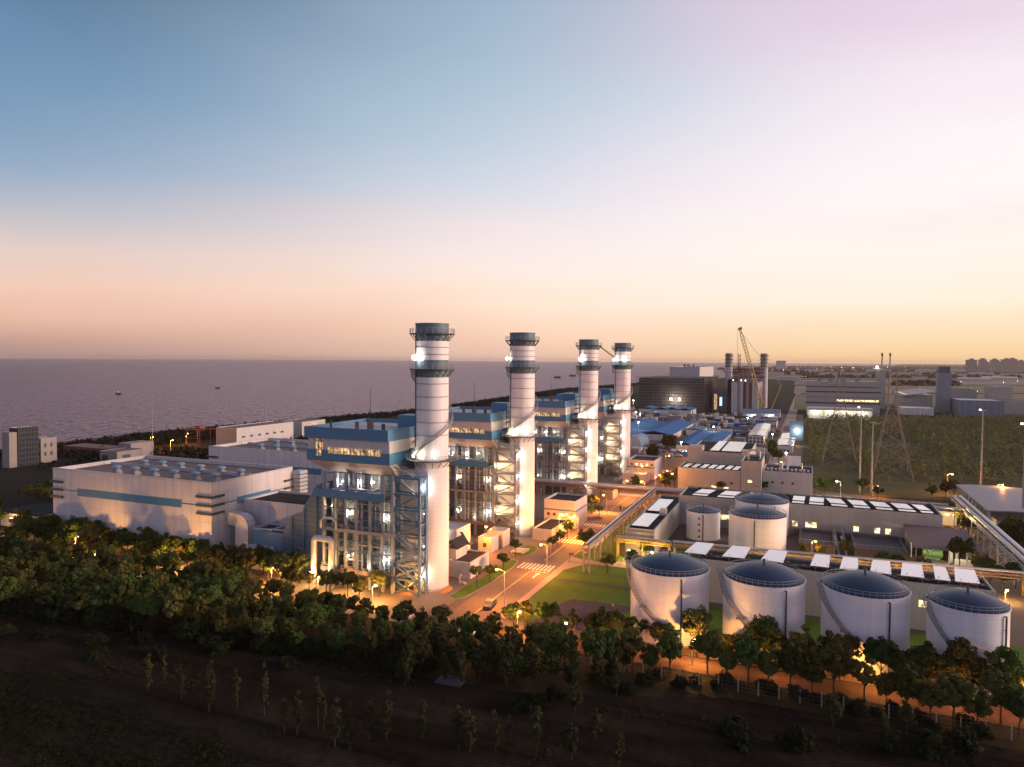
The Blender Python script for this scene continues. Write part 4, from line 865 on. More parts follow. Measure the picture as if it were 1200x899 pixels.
# dense belt between the bare field and the hall, road through it
belt = []
def near(x, y, d): return any((x-a)**2+(y-b)**2 < d*d for a,b in belt)
tries = 0
while len(belt) < 300 and tries < 20000:
    tries += 1; x = R.uniform(-218,-38); y = R.uniform(92,135.2)
    if y < soil_edge(x)+(1.5 if x < -66 else 3.0): continue
    if 118.8 < y < 126.4: continue
    if x > -85 and y > 117.8: continue
    if x < -203 and y > 124: continue
    if y > 126 and x > -107 and y > 131.0: continue
    if -139 < x < -106 and y > 134: continue
    if near(x, y, 3.35 if y < 119 else 3.8): continue
    belt.append((x,y))
for x,y in belt:
    s = R.uniform(.6,.88)
    if x > -104: s *= .86
    if y < 119: tree(BROAD,'belt_tree','dark broadleaf tree in the dense belt between the bare field and the hidden road','tree',x,y,s,'trees of the belt before the road',sz=s*R.uniform(1.0,1.25))
    else: tree(BROAD,'belt_tree','broadleaf tree in the strip between the hidden road and the hall or boiler house','tree',x,y,s*1.1,'trees between road and halls',sz=s*R.uniform(1.1,1.3))
k = 0
for _ in range(400):
    x = R.uniform(-262,-203); y = R.uniform(136,215)
    if near(x,y,5.5) or (-235 < x < -210 and 140 < y < 160): continue
    if k > 42: break
    belt.append((x,y)); k += 1
    tree(BROAD,'garden_tree','dark broadleaf tree in the grounds beside the far end of the first hall','tree',x,y,R.uniform(.85,1.2),'trees beside the hall end')
for i in range(64):
    x = -205+i*2.35+R.uniform(-1,1); tree(BUSH,'understorey_shrub','dark shrub at the foot of the tree belt, along the edge of the bare field','shrub',x,soil_edge(x)+R.uniform(.6,2.6),R.uniform(1.2,2.1),'shrubs at the foot of the tree belt')
# roadside rows before the tanks
for px,py,s in ((640,768,.8),(662,790,.9),(699,792,1.02),(741,790,1.0),(785,793,1.02),(829,790,1.02),(877,803,.98),(926,810,1.05),(977,817,1.02),(1013,820,.8),(1062,840,1.05),(1117,853,1.05),(1173,850,1.05),(718,786,.75),(762,795,.7),(852,800,.72),(900,806,.75),(952,815,.72),(1038,832,.7),(1090,846,.75),(1145,858,.8),(1195,862,.9)):
    x,y = G(px,py); tree(BROAD,'roadside_tree','round headed tree on the near side of the front road, before the white tanks','tree',x,y,s*.88,'roadside trees, near side',sz=s*R.uniform(.95,1.08))
for px,py,s in ((583,752,.7),(603,748,.62),(628,752,.78),(655,762,.7),(733,774,.85),(772,778,.8),(812,782,1.1),(848,789,.7),(893,800,1.05),(940,802,1.1),(985,812,1.0),(1036,820,1.1),(1085,822,1.0),(1131,832,1.1),(1187,842,1.05),(758,790,.7),(870,808,.8),(917,812,.75),(960,818,.8),(1060,830,.85),(1108,840,.85),(1160,845,.85),(700,775,.9),(680,770,.8)):
    x,y = G(px,py); y = max(y,126.8); tree(BROAD,'roadside_tree','round headed tree on the tank side of the front road','tree',x,y,s*.98,'roadside trees, tank side')
for px,py in ((715,790),(770,792),(815,800),(850,800),(893,806),(940,815),(985,822),(1045,836),(1130,850),(1075,846),(697,800),(720,806),(756,800),(797,806),(838,806),(733,812),(1027,838),(1001,836),(905,812),(955,824),(1090,856),(1150,864)):
    x,y = G(px,py); tree(BUSH,'shrub','low dark shrub along the fence of the front road','shrub',x,y,R.uniform(.7,1.1),'shrubs along the fence')
for i in range(30):
    px = R.uniform(430,735); x,y = G(px, 778+R.uniform(-8,26)+(px-430)*.06); tree(YOUNG if i%3 else SLIM,'edge_tree','slender pale young tree standing in front of the dark belt','tree',x,y,R.uniform(.9,1.35),'slender trees before the belt')
# trees of the verges beside the main road
for i,(px,py,s) in enumerate(((559,690,1.0),(574,683,1.0),(590,672,1.05),(604,655,1.1),(648,647,1.0),(657,640,1.05),(665,632,1.0),(693,602,1.3),(697,600,1.1),(702,606,.9))):
    x,y = G(px,py); tree(SMALL,'verge_tree','slim young tree on the grass verges left of the main road','tree',x,y,s,'young trees on the verges',.2)
x,y = G(690,650); tree(BROAD,'corner_tree','single round dark green tree beside the far crossing, left of the conveyor','tree',x,y,1.0,None)
for px,py,s in ((712,672,.75),(741,668,.7),(757,655,.6)):
    x,y = G(px,py); tree(BROAD,'yard_tree','broadleaf tree standing by the yellow lit pipe bridge','tree',x,y,s,'trees by the yellow pipe bridge')
for px,py,s in ((940,655,.55),(960,660,.6),(990,655,.6),(1035,668,.75),(1052,670,.6),(1080,672,.55),(1160,690,.9),(1175,695,.9),(1150,680,.8),(1190,690,.9)):
    x,y = G(px,py); tree(BROAD,'yard_tree','broadleaf tree along the low brown pipe bridge behind the pump hall','tree',x,y,s,'trees along the brown pipe bridge')
x,y = G(1124,668); tree(BROAD,'yard_tree','large round dark tree right of the open shed','tree',x,y,1.1,None)
for px,py,s in ((1120,610,.95),(1128,622,1.0),(1135,628,.9),(1186,640,1.0),(1195,650,1.0),(1178,636,.8)):
    x,y = G(px,py); tree(BROAD,'yard_tree','bushy tree beside the pale pipe bridge and the curved roof hall','tree',x,y,s,'trees by the pale pipe bridge')
for px,py,s in ((955,578,.95),(966,579,.85),(981,578,.8),(1011,580,.8),(1028,585,.7),(905,540,1.3),(912,545,1.0),(1108,585,.9),(1118,583,1.0),(1092,586,.8)):
    x,y = G(px,py); tree(BROAD,'lit_tree','lamp lit bushy tree between the filter hall and the wood','tree',x,y,s,'lamp lit trees before the wood')
for px,py,s in ((780,578,.9),(790,572,.9),(812,568,.7),(770,586,.7),(765,545,1.4),(783,535,1.5),(745,575,.8),(888,578,.7),(875,577,.6),(895,578,.6),(845,577,.6)):
    x,y = G(px,py); tree(BROAD,'road_tree','tree along the far part of the main road or the plant room wall','tree',x,y,s,'trees along the far main road')
# saplings and bushes in the bare field
for px,py,s in ((173,813,1.0),(192,803,.7),(213,823,.95),(245,837,1.2),(278,830,.95),(310,840,1.1),(333,860,.95),(348,862,.9),(373,853,1.05),(392,877,1.2),(408,866,1.0),(432,869,1.1),(453,872,1.2),(494,872,1.0),(537,883,1.25),(551,886,1.15),(581,886,1.05),(597,884,.8),(628,890,1.15),(670,893,1.1),(725,903,.95),(250,812,.6),(380,858,.9)):
    x,y = G(px,py); tree(SLIM,'sapling','thin yellow green sapling planted in the bare field','sapling',x,y,s,'saplings in the bare field',.2)
for px,py,s in ((452,776,1.1),(465,775,1.1),(495,790,1.25),(538,795,1.2),(560,788,1.1),(650,800,1.0),(674,836,1.0),(697,868,.85),(700,800,1.0),(976,855,1.05),(930,830,.9),(1010,850,.9),(600,790,1.1),(1062,862,.9)):
    x,y = G(px,py); tree(YOUNG,'young_tree','pale leafed young tree at the edge of the bare field','tree',x,y,s,'young trees at the field edge',.1)
for px,py,s in ((50,750,1.5),(113,757,1.3),(118,768,1.0),(168,755,1.2),(185,773,1.3),(245,762,1.5),(258,770,1.4),(318,765,1.3),(332,785,1.4),(110,775,.9),(609,832,1.2),(628,832,1.3),(650,820,1.1),(860,862,1.7),(868,880,1.5),(932,880,1.6),(1045,880,1.4),(1090,885,1.5),(1130,880,1.5),(3,745,1.4),(385,770,.8)):
    x,y = G(px,py); tree(BUSH,'bush','dark low bush standing alone in the bare field','bush',x,y,s,'bushes in the bare field',.15)
# lower left corner: rank vegetation; far wood; coast belt
def mass(name, label, pts, hmin, hmax, rad, per, size, mat, seed, cat):
    rng = np.random.default_rng(seed); k = len(pts); hh = rng.uniform(hmin,hmax,k); cs = []; rd = []
    for (x,y),h in zip(pts,hh):
        for q in range(3): cs.append((x+rng.normal()*rad*.4, y+rng.normal()*rad*.4, h*(.35+.28*q))); rd.append(rad*(1.0-.22*q)*rng.uniform(.7,1.1))
    o = bpy.data.objects.new(name, quads_mesh(name, *leaf_cloud(rng, np.array(cs), np.array(rd), per, size, .6), mat)); C.objects.link(o)
    return tag(o, label, cat, kind='stuff')
rng0 = np.random.default_rng(4); pts = []
while len(pts) < 2600:
    x = rng0.uniform(-150,45); y = rng0.uniform(58,112)
    if y > soil_edge(x)-.5 or sin(x*.11)*sin(y*.23+1)+.35*sin(x*.4+y*.3) < rng0.uniform(-.2,.9): continue
    pts.append((x,y))
mass('weeds','dry weeds and grass tufts scattered over the bare field',pts,.15,.45,.35,8,.085,leaf_y,15,'weeds')
pts = []
while len(pts) < 1500:
    x = rng0.uniform(-120,-62); y = rng0.uniform(55,79)
    if y < 78-(max(0,x+112))*.14+1.5*sin(x*.4) and y > 58: pts.append((x,y))
mass('undergrowth','rank dark undergrowth filling the near corner of the bare field',pts,.3,.8,.7,12,.09,leaf_d,5,'undergrowth')
pts = []
PYL = ((16,393),(36,360))
while len(pts) < 4200:
    x = rng0.uniform(-1,260); y = 330+(790-330)*rng0.uniform()**.8
    if y < 350+.2*x+9*sin(x*.13)+6*sin(x*.41) and rng0.uniform() < .93: continue
    if x < (2 if y < 600 else -1) or y > 690+.5*x: continue
    if any(abs(x-a) < 9.5 and abs(y-b) < 11 for a,b in PYL): continue
    if sin(x*.07+1)*sin(y*.021+.5) > .55 and rng0.uniform() < .8: continue
    pts.append((x,y))
rngw = np.random.default_rng(6); cs = []; rd = []
for x,y in pts:
    h = rngw.uniform(2.6,7.2)*(.75 if y < 400 else 1); r0 = rngw.uniform(1.2,2.3)
    for q in range(4): cs.append((x+rngw.normal()*.4, y+rngw.normal()*.4, h*(.28+.22*q))); rd.append(r0*(1.05-.24*q))
wood = bpy.data.objects.new('wood', quads_mesh('wood', *leaf_cloud(rngw, np.array(cs), np.array(rd), 11, .34, .7), leaf_far)); C.objects.link(wood)
tag(wood, 'olive wood filling the ground between the masts and the far works', 'wood', kind='stuff')
pts = []
def coast_x(y):
    for (a,b),(c,d) in zip(coast[:-1],coast[1:]):
        if b <= y <= d: return a+(c-a)*(y-b)/(d-b)
    return -400
while len(pts) < 2600:
    y = 180+1600*rng0.uniform()**1.5; w = 14+y*.03; x = coast_x(y)+6+rng0.uniform(0,w)
    if y < 430 and rng0.uniform() < .45: continue
    pts.append((x,y))
mass('coast_belt','dark strip of trees behind the sea dyke',pts,1.4,3.4,1.8,11,.45,leaf_coast,8,'tree belt')
pts = []
while len(pts) < 1500:
    x = rng0.uniform(-385,-225); y = rng0.uniform(215,420)
    if abs(x+314) < 14 and abs(y-258) < 18: continue
    if -352 < x < -292 and y > 296: continue
    if x < -330 and y < 250: continue
    if rng0.uniform() < .55 and y < 300: continue
    pts.append((x,y))
mass('scrub','dark scrub and hedges on the ground between the halls and the sea',pts,1.6,4.0,2.2,9,.55,leaf_coast,9,'scrub')
b = MB(); cs_ = [(coast_x(y)+2.5,y) for y in (-100,200,285,340,432,575,740,1190,1900)]
for (xa,ya),(xb,yb) in zip(cs_[:-1],cs_[1:]): b.bar((xa,ya,.4),(xb,yb,.4),5,2.2)
tag(b.build('sea_dyke', M('dyke_stone', (.06,.05,.048), .9, var=.4, scale=.2)), kind='structure')

# ------------------------------------------------------------------ street lamps
LAMP_GAIN = 1.9
def street_lamp(label, px, py, h, watts, col=SODIUM, arm=(1.6,0), group='street lamps', lit=True, z=.12, xy=None):
    x,y = xy or G(px,py); t = T('street_lamp', label, 'street lamp', (x,y,z), group)
    b = MB(); b.tube([(x,y,z),(x,y,z+h)],.11,8,r2=.06); b.build('pole', steel_light, t)
    ax,ay = x+arm[0],y+arm[1]; b = MB(); b.tube([(x,y,z+h-.1),((x+ax)/2,(y+ay)/2,z+h+.25),(ax,ay,z+h+.3)],.05,6)
    b.box(ax-.35,ay-.14,z+h+.2,ax+.35,ay+.14,z+h+.36); b.build('arm', steel_light, t)
    b = MB(); b.lathe(ax,ay,[(0,z+h+.22),(.24,z+h+.16),(.16,z+h-.02),(0,z+h-.1)],10); b.build('lamp_head', (bulb_orange if col == SODIUM else bulb_white) if lit else glass_dark, t)
    if lit and watts: lamp(t,(ax,ay,z+h-.35),watts*LAMP_GAIN,col,.25)
    return t
SL = street_lamp
SL('tall street lamp on the footway by the lawn, its arm over the main road',591,712,7.6,5200,arm=(-1.8,0))
SL('thin tall street lamp at the lawn corner beside the near crossing',641,676,7.4,5200,arm=(-1.6,0))
SL('street lamp with orange glow in the yard between the first two stacks',575,652,7.6,4200,arm=(-1.2,-.4))
SL('street lamp at the corner of the footway, left of the round dark tree',655,637,8.0,4200,arm=(1.2,0))
SL('white glowing street lamp right of the round dark tree',677,632,6.4,5200,arm=(-1.2,0))
SL('street lamp on the far verge before the low store',667,630,6.0,2600,arm=(1.2,0))
SL('street lamp by the second crossing below the pipe bridge',711,604,6.5,4600,arm=(-1.2,0))
SL('street lamp just in front of the pipe bridge, glowing orange',755,592,8.2,5200,arm=(-1.2,0))
SL('street lamp on the main road past the pipe bridge',731,584,6.5,4200,arm=(1.2,0))
for k,(px,py) in enumerate(((777,572),(783,576),(768,578),(800,545),(812,538),(748,566),(780,552))): SL('orange street lamp on the road behind the pipe bridge',px,py,7,1500,group='orange lamps behind the pipe bridge')
for px,py,h,w,l in ((606,747,4.6,2600,'yellow glowing street lamp among the trees beside the gravel bed'),(811,780,4.3,2300,'street lamp hidden in the brightest lit tree before the lawn side tanks'),(1017,804,4.3,2000,'street lamp with pale head inside lit trees before the third tank')):
    SL(l,px,py,h,w,arm=(.4,.3),col=(1.0,.44,.09))
for x in (-40,-29,-4,21): SL('street lamp among the trees of the front road',0,0,3.8,330,xy=(x,122.2),arm=(.3,.2),group='lamps among the front road trees',col=(1.0,.30,.035))
SL('street lamp in the dark trees before the fourth tank',0,0,4.8,1300,xy=(31.5,123.9),arm=(.4,.3))
for x,h,w in ((-213,4.6,2400),(-175,5.0,2600),(-158.5,4.2,1500),(-142.2,4.6,3600),(-127,4.2,1500),(-110.8,4.4,4600),(-98,4.0,2600),(-84,3.8,2600)):
    SL('street lamp in the leaves of the hidden road through the tree belt',0,0,h,w,arm=(.5,.6),xy=(x,126.2 if w > 1500 else 119.2),group='lamps of the hidden road',col=(1.0,.44,.09))
for x in (-92,-103): SL('low lamp on the paving below the nearest boiler house',0,0,3.6,1300,arm=(0,-.8),xy=(x,130.6),group='lamps below the nearest boiler house',col=(1.0,.52,.14))
SL('white lamp on the wall corner of the small dark roofed gatehouse',0,0,3.4,700,arm=(-.6,-.4),col=(1.0,.5,.16),xy=(-219,138.6))
for px,py,l in ((177,526,'left of two lamps glowing in the coast trees'),(200,530,'right and brighter of two lamps glowing in the coast trees'),(218,521,'lamp by the red gantry near the coast')): SL(l,px,py,6.5,4200)
for px,py in ((890,580),(881,579)): SL('orange lamp at the foot of the plant room wall',px,py,4.5,1500,group='lamps at the plant room wall',arm=(0,-.8))
SL('white street lamp beside lit bushes behind the filter hall',985,585,6.5,2600,col=(1,.85,.5),arm=(-1.4,0)); SL('orange lamp low behind the filter hall roof',1023,582,4,1800)
SL('orange lamp above a round tree by the grey track',1110,580,8,3600); SL('orange lamp on the curved roof hall at the picture edge',1195,583,9.5,3200,xy=(62,292))
SL('small lamp before the settling basins',951,660,5.5,700,arm=(.8,0)); SL('white lamp beside the sail screen',911,556,5.5,2200,col=SODIUM)
SL('lamp at the pipe bridge end near the terrace building',1100,606,5.0,2600,xy=(39.5,252.5),col=(1.0,.6,.2))
for x in (-42,-36): SL('short lamp below the yellow lit pipe bridge',0,0,2.6,900,arm=(.2,-.5),xy=(x,181.6),group='lamps below the yellow bridge',col=(1.0,.6,.16))
for x in (-24,-10,-3,4,11,18,25,33,41): SL('short lamp below the low brown pipe bridge',0,0,2.4,900,arm=(.2,-.5),xy=(x,183.2),group='lamps below the brown bridge',col=(1.0,.55,.14))

# ------------------------------------------------------------------ fence, cars, people, small things
t = T('fence','wire fence on white concrete posts along the front road','fence',(5,115.3,0))
for x in np.arange(-33,48,3.0): MB().box(x-.09,115.2,0,x+.09,115.4,2.2).build('post', concrete, t)
b = MB()
for z in (.3,.9,1.5,2.05): b.bar((-33,115.3,z),(47.9,115.3,z),.035)
for x in np.arange(-33,48,.6): b.bar((x,115.3,.25),(x,115.3,2.05),.025)
b.build('mesh_panel', steel_dark, t)
def car(label, px, py, rz, mat, group=None):
    x,y = G(px,py); t = T('car', label, 'car', (x,y,.14), group)
    b = MB(); b.prism_yz([(-2.1,.35),(-2.15,.75),(-1.2,.9),(-.6,1.42),(1.1,1.42),(1.75,.95),(2.1,.85),(2.1,.35)],-.85,.85); b.v = [(a+x,c+y,d+.14) for a,c,d in b.v]; b.build('body', mat, t)
    b = MB(); b.prism_yz([(-1.12,.93),(-.6,1.36),(1.06,1.36),(1.6,.97)],-.87,.87); b.v = [(a+x,c+y,d+.14) for a,c,d in b.v]; b.build('window', glass_dark, t)
    for sx in (-.8,.8):
        for sy in (-1.35,1.3):
            b = MB(); b.tube([(x+sx-.1,y+sy,.14+.33),(x+sx+.1,y+sy,.14+.33)],.33,10); b.build('wheel', steel_dark, t)
    t.rotation_euler = (0,0,rz); return t
paint = [M('car_white', (.6,.58,.57), .3), M('car_grey', (.14,.14,.15), .3), M('car_red', (.3,.05,.04), .3)]
car('dark car parked by the tree row at the front road junction',574,712,0.1,paint[1])
t = T('hut_pile','grey tarpaulin heap at the edge of the bare field','heap',(*G(527,800),.1)); x,y = G(527,800)
b = MB(); b.raw([(x-2.4,y-1.3,.1),(x+2.4,y-1.3,.1),(x+2.4,y+1.3,.1),(x-2.4,y+1.3,.1),(x-1.5,y-.6,.8),(x+1.7,y-.5,1.0),(x+1.3,y+.7,1.1),(x-1.6,y+.6,.7)],[(0,1,5,4),(1,2,6,5),(2,3,7,6),(3,0,4,7),(4,5,6,7)]); b.build('cover', M('tarpaulin', (.05,.05,.06), .6, var=.3, bump=.6), t)
t = T('bollard_lamp','small white globe on a post beside the gravel bed','bollard',(*G(718,716),.2)); x,y = G(718,716)
b = MB(); b.tube([(x,y,.2),(x,y,.9)],.12,8); b.build('post', steel_dark, t); b = MB(); b.lathe(x,y,[(0,.85),(.3,1.0),(.32,1.15),(.2,1.4),(0,1.45)],10); b.build('globe', kerb_m, t)
def signpost(label, px, py):
    x,y = G(px,py); t = T('signpost', label, 'sign', (x,y,.1)); b = MB(); b.tube([(x,y,.1),(x,y,2.6)],.06,6); b.build('post', steel_dark, t)
    MB().box(x-.1,y-.04,2.2,x+1.2,y+.04,2.7).build('board', steel_dark, t)
signpost('small dark direction sign at the corner of the lawn and crossing',667,660)
x,y = G(671,742); t = T('notice_board','small upright pale notice board with rounded top among the front trees','sign',(x,y,.1))
b = MB(); b.prism_xz([(x-.5,.5),(x+.5,.5),(x+.5,2.3),(x+.3,2.6),(x-.3,2.6),(x-.5,2.3)],y-.05,y+.05); b.build('board', kerb_m, t); b = MB(); b.box(x-.28,y-.07,.9,x+.28,y-.052,2.1); b.build('panel', fin_dark, t)
def person(label, px, py):
    x,y = G(px,py); b = MB(); b.lathe(x-.1,y,[(.07,.15),(.09,.55),(.12,.95)],8); b.lathe(x+.1,y,[(.07,.15),(.09,.55),(.12,.95)],8); b.lathe(x,y,[(.15,.9),(.19,1.1),(.22,1.45),(.12,1.55),(.06,1.6),(.1,1.68),(.11,1.78),(.07,1.87),(0,1.9)],10)
    b.tube([(x-.24,y,1.46),(x-.28,y+.02,1.15),(x-.26,y-.06,.9)],.055,6); b.tube([(x+.24,y,1.46),(x+.28,y+.02,1.15),(x+.26,y-.06,.9)],.055,6)
    tag(b.build('person', M('dark_clothes', (.03,.035,.06), .9), origin=(x,y,.14)), label, 'person')
person('person in dark clothes standing by the second crossing of the main road',727,599)

# ------------------------------------------------------------------ left shore buildings
dusky = M('dusky_wall', (.30,.26,.24), .8, streak=.15)
t = house('tower_office','dark glass office tower with a pale end slab at the left edge','office',-349,219.2,-343.2,229,16.2,dusky,roof_dark,.5)
MB().box(-348.2,215.6,0,-343.0,219.1,16.6).build('end_slab', dusky, t)
b = MB(); b.box(-343.18,219.3,0,-342.6,229,18.8); b.box(-348.9,219.4,16.3,-343.2,228.8,18.4); b.build('glass_front', glass_dark, t)
b = MB()
for z in np.arange(1.5,18.5,2.4): b.box(-342.58,219.4,z,-342.48,228.9,z+.3)
for y in np.arange(219.4,229,1.5): b.box(-342.58,y,0,-342.45,y+.18,18.8)
b.build('mullion', steel_dark, t)
t = house('annexe_office','pale two storey block with small dark windows beside the glass tower','office',-352,232,-345.4,240,12.2,dusky,roof_pale,.3)
for a,z in ((-349.6,7.6),(-347.2,7.6),(-349.6,3.4),(-347.2,3.4)): win(t,'y',232,a,z,1.1,2.0,fin_dark)
for a,z in ((233.6,7.6),(236.6,7.6),(233.6,3.4),(236.6,3.4)): win(t,'x',-345.4,a,z,1.2,2.0,fin_dark)
t = house('shore_store','small shore side store with a tall pale end block and dark doors','store',-324,247,-312,262,5.6,dusky,roof_brown,.2)
MB().box(-330,262.2,0,-321,276,7.6).build('end_block', dusky, t); win(t,'y',247,-322.5,.2,4,3.4,fin_dark); win(t,'x',-312,250,.2,4.5,3.6,fin_dark)
t = house('pump_station','long pale building by the sea with six small dark windows and a grey end wall','building',-318.5,317,-303,366,11.6,pale_wall,roof_brown,.3)
win(t,'y',317,-318.3,.1,15.1,11.2,steel_grey,'end_cladding',.05)
for i in range(6): win(t,'x',-303,321+i*6.6,5.6,2.6,1.1,fin_dark)
t = house('lit_frame_hall','open framed hall glowing orange inside behind the pale sea side building','building',-318,372,-301,396,11,steel_light,roof_brown,.2)
for i in range(3): win(t,'x',-301,373.5+i*7.5,1.5,5.6,8.2,lit_hall)
t = house('gatehouse','low dark roofed gatehouse with overhanging pale eaves among trees left of the hall','gatehouse',-229,141,-212,154,4.4,pale_wall,roof_dark,.15)
MB().box(-229.8,140.2,3.9,-211.2,154.8,4.35).build('eaves', pale_wall, t); MB().box(-229.3,140.7,4.353,-211.7,154.3,4.6).build('roof_felt', roof_dark, t)
t = T('gantry','red steel gantry crane among the coast trees','gantry',(-331,318,0)); b = MB()
for x,y in ((-336,312),(-336,320),(-326,312),(-326,320)): b.bar((x,y,0),(x,y,10),.35)
for y in (312,320): b.bar((-340,y,10.2),(-322,y,10.2),.45,.6)
b.bar((-336,312,5),(-326,312,5),.25); b.build('frame', cabin_red, t); MB().box(-331.5,314,10.5,-328,318,12.2).build('hoist', cabin_red, t)
t = house('long_shed','dark low shed with a pale roof edge on the shore','shed',-372,262,-330,275,4.0,cabin_red,roof_brown,.1)
for x,y,h,l in ((-305.6,262,33.6,'slim steel mast behind the nearest hall roof'),(-379.9,428,29.3,'slim steel mast by the sea behind the pale shore building')):
    t = T('mast', l, 'mast', (x,y,0)); b = MB(); b.tube([(x,y,0),(x,y,h)],.26,8,r2=.1); b.build('pole', steel_grey, t); MB().box(x-.8,y-.8,0,x+.8,y+.8,.5).build('footing', concrete, t)
# masts on the right
for x,y,h,l in ((20.4,314,33.8,'tallest pale lamp mast standing before the wood'),(24.8,316,28,'shorter lamp mast with side arms beside the tallest one'),(64.2,328,33.3,'lamp mast before the wood near the curved roof hall'),(60.4,253,33.7,'lamp mast at the right picture edge')):
    t = T('mast', l, 'mast', (x,y,0)); b = MB(); b.tube([(x,y,0),(x,y,h)],.40,10,r2=.2); b.build('pole', steel_grey, t)
    b = MB(); b.bar((x-1.2,y,h),(x+1.2,y,h),.25); 
    if h < 30: b.bar((x,y,h-1),(x+4.5,y,h+.6),.12)
    b.build('head_frame', steel_light, t)
    if h > 30: b = MB(); b.box(x-1.2,y-.3,h+.1,x-.6,y+.1,h+.5); b.build('floodlight', bulb_far, t)
# pylons
pylon_m = M('pylon_steel', (.30,.27,.24), .8, spec=.2)
def pylon(label, x, y):
    t = T('pylon', label, 'pylon', (x,y,0), 'lattice pylons before the wood'); Hh = 47.6
    def w(z): return 8.2-(8.2-1.9)*min(1,z/31) if z < 31 else 1.9-.5*(z-31)/17
    zs_ = [0,8,15,21,26,31,36,41.5,Hh]; cs = ((1,1),(-1,1),(-1,-1),(1,-1))
    for sx,sy in cs:
        b = MB()
        for a,c in zip(zs_[:-1],zs_[1:]): b.bar((x+sx*w(a),y+sy*w(a),a),(x+sx*w(c),y+sy*w(c),c),.26)
        b.build('leg', pylon_m, t)
    b = MB()
    for a,c in zip(zs_[:-1],zs_[1:]):
        for i in range(4):
            p,q = cs[i],cs[(i+1)%4]; P1=lambda s_,z: (x+s_[0]*w(z),y+s_[1]*w(z),z)
            b.bar(P1(p,a),P1(q,c),.12); b.bar(P1(q,a),P1(p,c),.12)
            if a: b.bar(P1(p,a),P1(q,a),.12)
    b.build('bracing', pylon_m, t)
    for z,l in ((34.5,7.5),(40.5,9.5),(46.5,11)):
        b = MB(); k = w(z)
        for s in (-1,1):
            for sy in (-1,1):
                b.bar((x+s*k,y+sy*k,z),(x+s*l,y,z+.4),.22); b.bar((x+s*k,y+sy*k,z+2),(x+s*l,y,z+.5),.2)
            for f in (.3,.6): b.bar((x+s*(k+(l-k)*f),y,z+.2),(x+s*(k+(l-k)*f),y,z+2-1.5*f),.12)
            b.bar((x+s*l,y,z+.3),(x+s*l,y,z-1.8),.12)
        b.build('cross_arm', pylon_m, t)
pylon('left lattice pylon before the wood, farther from the camera',16,393); pylon('right lattice pylon before the wood, with broader base',36,360)

# ------------------------------------------------------------------ construction site far behind
def hut(name, label, cat, x0,y0,x1,y1,h,rm,wm_=cabin_white,rise=1.6,group=None,along='y'):
    t = T(name, label, cat, ((x0+x1)/2,(y0+y1)/2,0), group); MB().box(x0,y0,0,x1,y1,h).build('wall', wm_, t); b = MB(); o = .4
    if along == 'y':
        c = (x0+x1)/2; b.prism_xz([(x0-o,h),(c,h+rise),(x1+o,h),(x1+o,h+.25),(c,h+rise+.25),(x0-o,h+.25)], y0-o, y1+o)
    else:
        c = (y0+y1)/2; b.prism_yz([(y0-o,h),(c,h+rise),(y1+o,h),(y1+o,h+.25),(c,h+rise+.25),(y0-o,h+.25)], x0-o, x1+o)
    b.build('roof', rm, t); return t
hut('site_shed','largest blue roofed shed in the works yard, left half','shed',-126,452,-103,560,4.0,blue_roof,rise=2.2)
hut('site_shed','largest blue roofed shed in the works yard, right half','shed',-102,462,-80,558,4.0,blue_roof,rise=2.2)
hut('site_shed','bright blue double roof just behind the workshop, left bay','shed',-68,410,-58,494,4.2,blue_roof,rise=1.2); hut('site_shed','bright blue double roof just behind the workshop, right bay','shed',-57,410,-46,494,4.2,blue_roof,rise=1.2)
t = T('arched_hut','blue arched hut with a pale oval end wall','hut',(-97,430,0)); b = MB(); pr2 = [(-90+5.2*cos(a),6.4*sin(a)) for a in [pi*i/12 for i in range(13)]]
b.prism_xz(pr2, 424, 446); b.v = [(x-6+0,y,z) for x,y,z in b.v]; b.build('roof', blue_pale, t); b = MB(); b.prism_xz([(x-6,z*.97) for x,z in pr2],423.6,423.98); b.build('end_wall', cabin_white, t)
for i,(px,py,w,d) in enumerate(((775,487,14,30),(787,487,14,30),(802,488,12,34),(757,486,14,26))):
    x,y = G(px,py); hut('site_hut','small blue roofed hut in the row behind the largest blue sheds','hut',x-w/2,y,x+w/2,y+d,5.5,blue_roof,rise=2.2,group='blue huts in a row')
for px,py,l in ((882,490,'white lit hut with light blue hipped roof, left of a pair'),(903,490,'white lit hut with light blue hipped roof, right of a pair')):
    x,y = G(px,py); t = hut('site_hut',l,'hut',x-9,y,x+8,y+22,5.0,blue_pale,rise=2.4,along='x'); win(t,'y',y,x-6,1.2,9,2.2,E('cool_window',(.8,.95,1),2.0,.3))
for i,(x0,y0,x1,y1,h,l) in enumerate(((-33,470,-24,505,5.4,'white roofed two storey cabin block, nearer of the left pair'),(-33,508,-24,560,5.4,'white roofed two storey cabin block, farther of the left pair'),(-14.5,430,-6.5,462,4.4,'white roofed cabin row beside the wood, nearer'),(-13.8,466,-6,502,4.4,'white roofed cabin row beside the wood, farther'),(-14,520,-6,552,5,'grey cabin block at the bend of the pale road'),(-30,590,-21,620,5,'grey roofed cabin block where the yard ends'))):
    t = hut('cabin_block',l,'cabin',x0,y0,x1,y1,h,roof_light if i < 4 else roof_brown,cabin_white if i < 4 else pale_wall,.5)
    for x in np.arange(x0+.8,x1-1,2.2): win(t,'y',y0,x,1,1.1,1.3,glass_dark); win(t,'y',y0,x,3.2 if h > 5 else 1,1.1,1.2,glass_dark) if h > 5 else None
x,y = G(933,522); t = T('billboard','tall blue site billboard on posts with a floodlight','billboard',(x,y,0)); MB().box(x-4,y,3,x+4,y+.5,15).build('panel', M('billboard_blue', (.10,.17,.26), .4, var=.3, scale=.5), t)
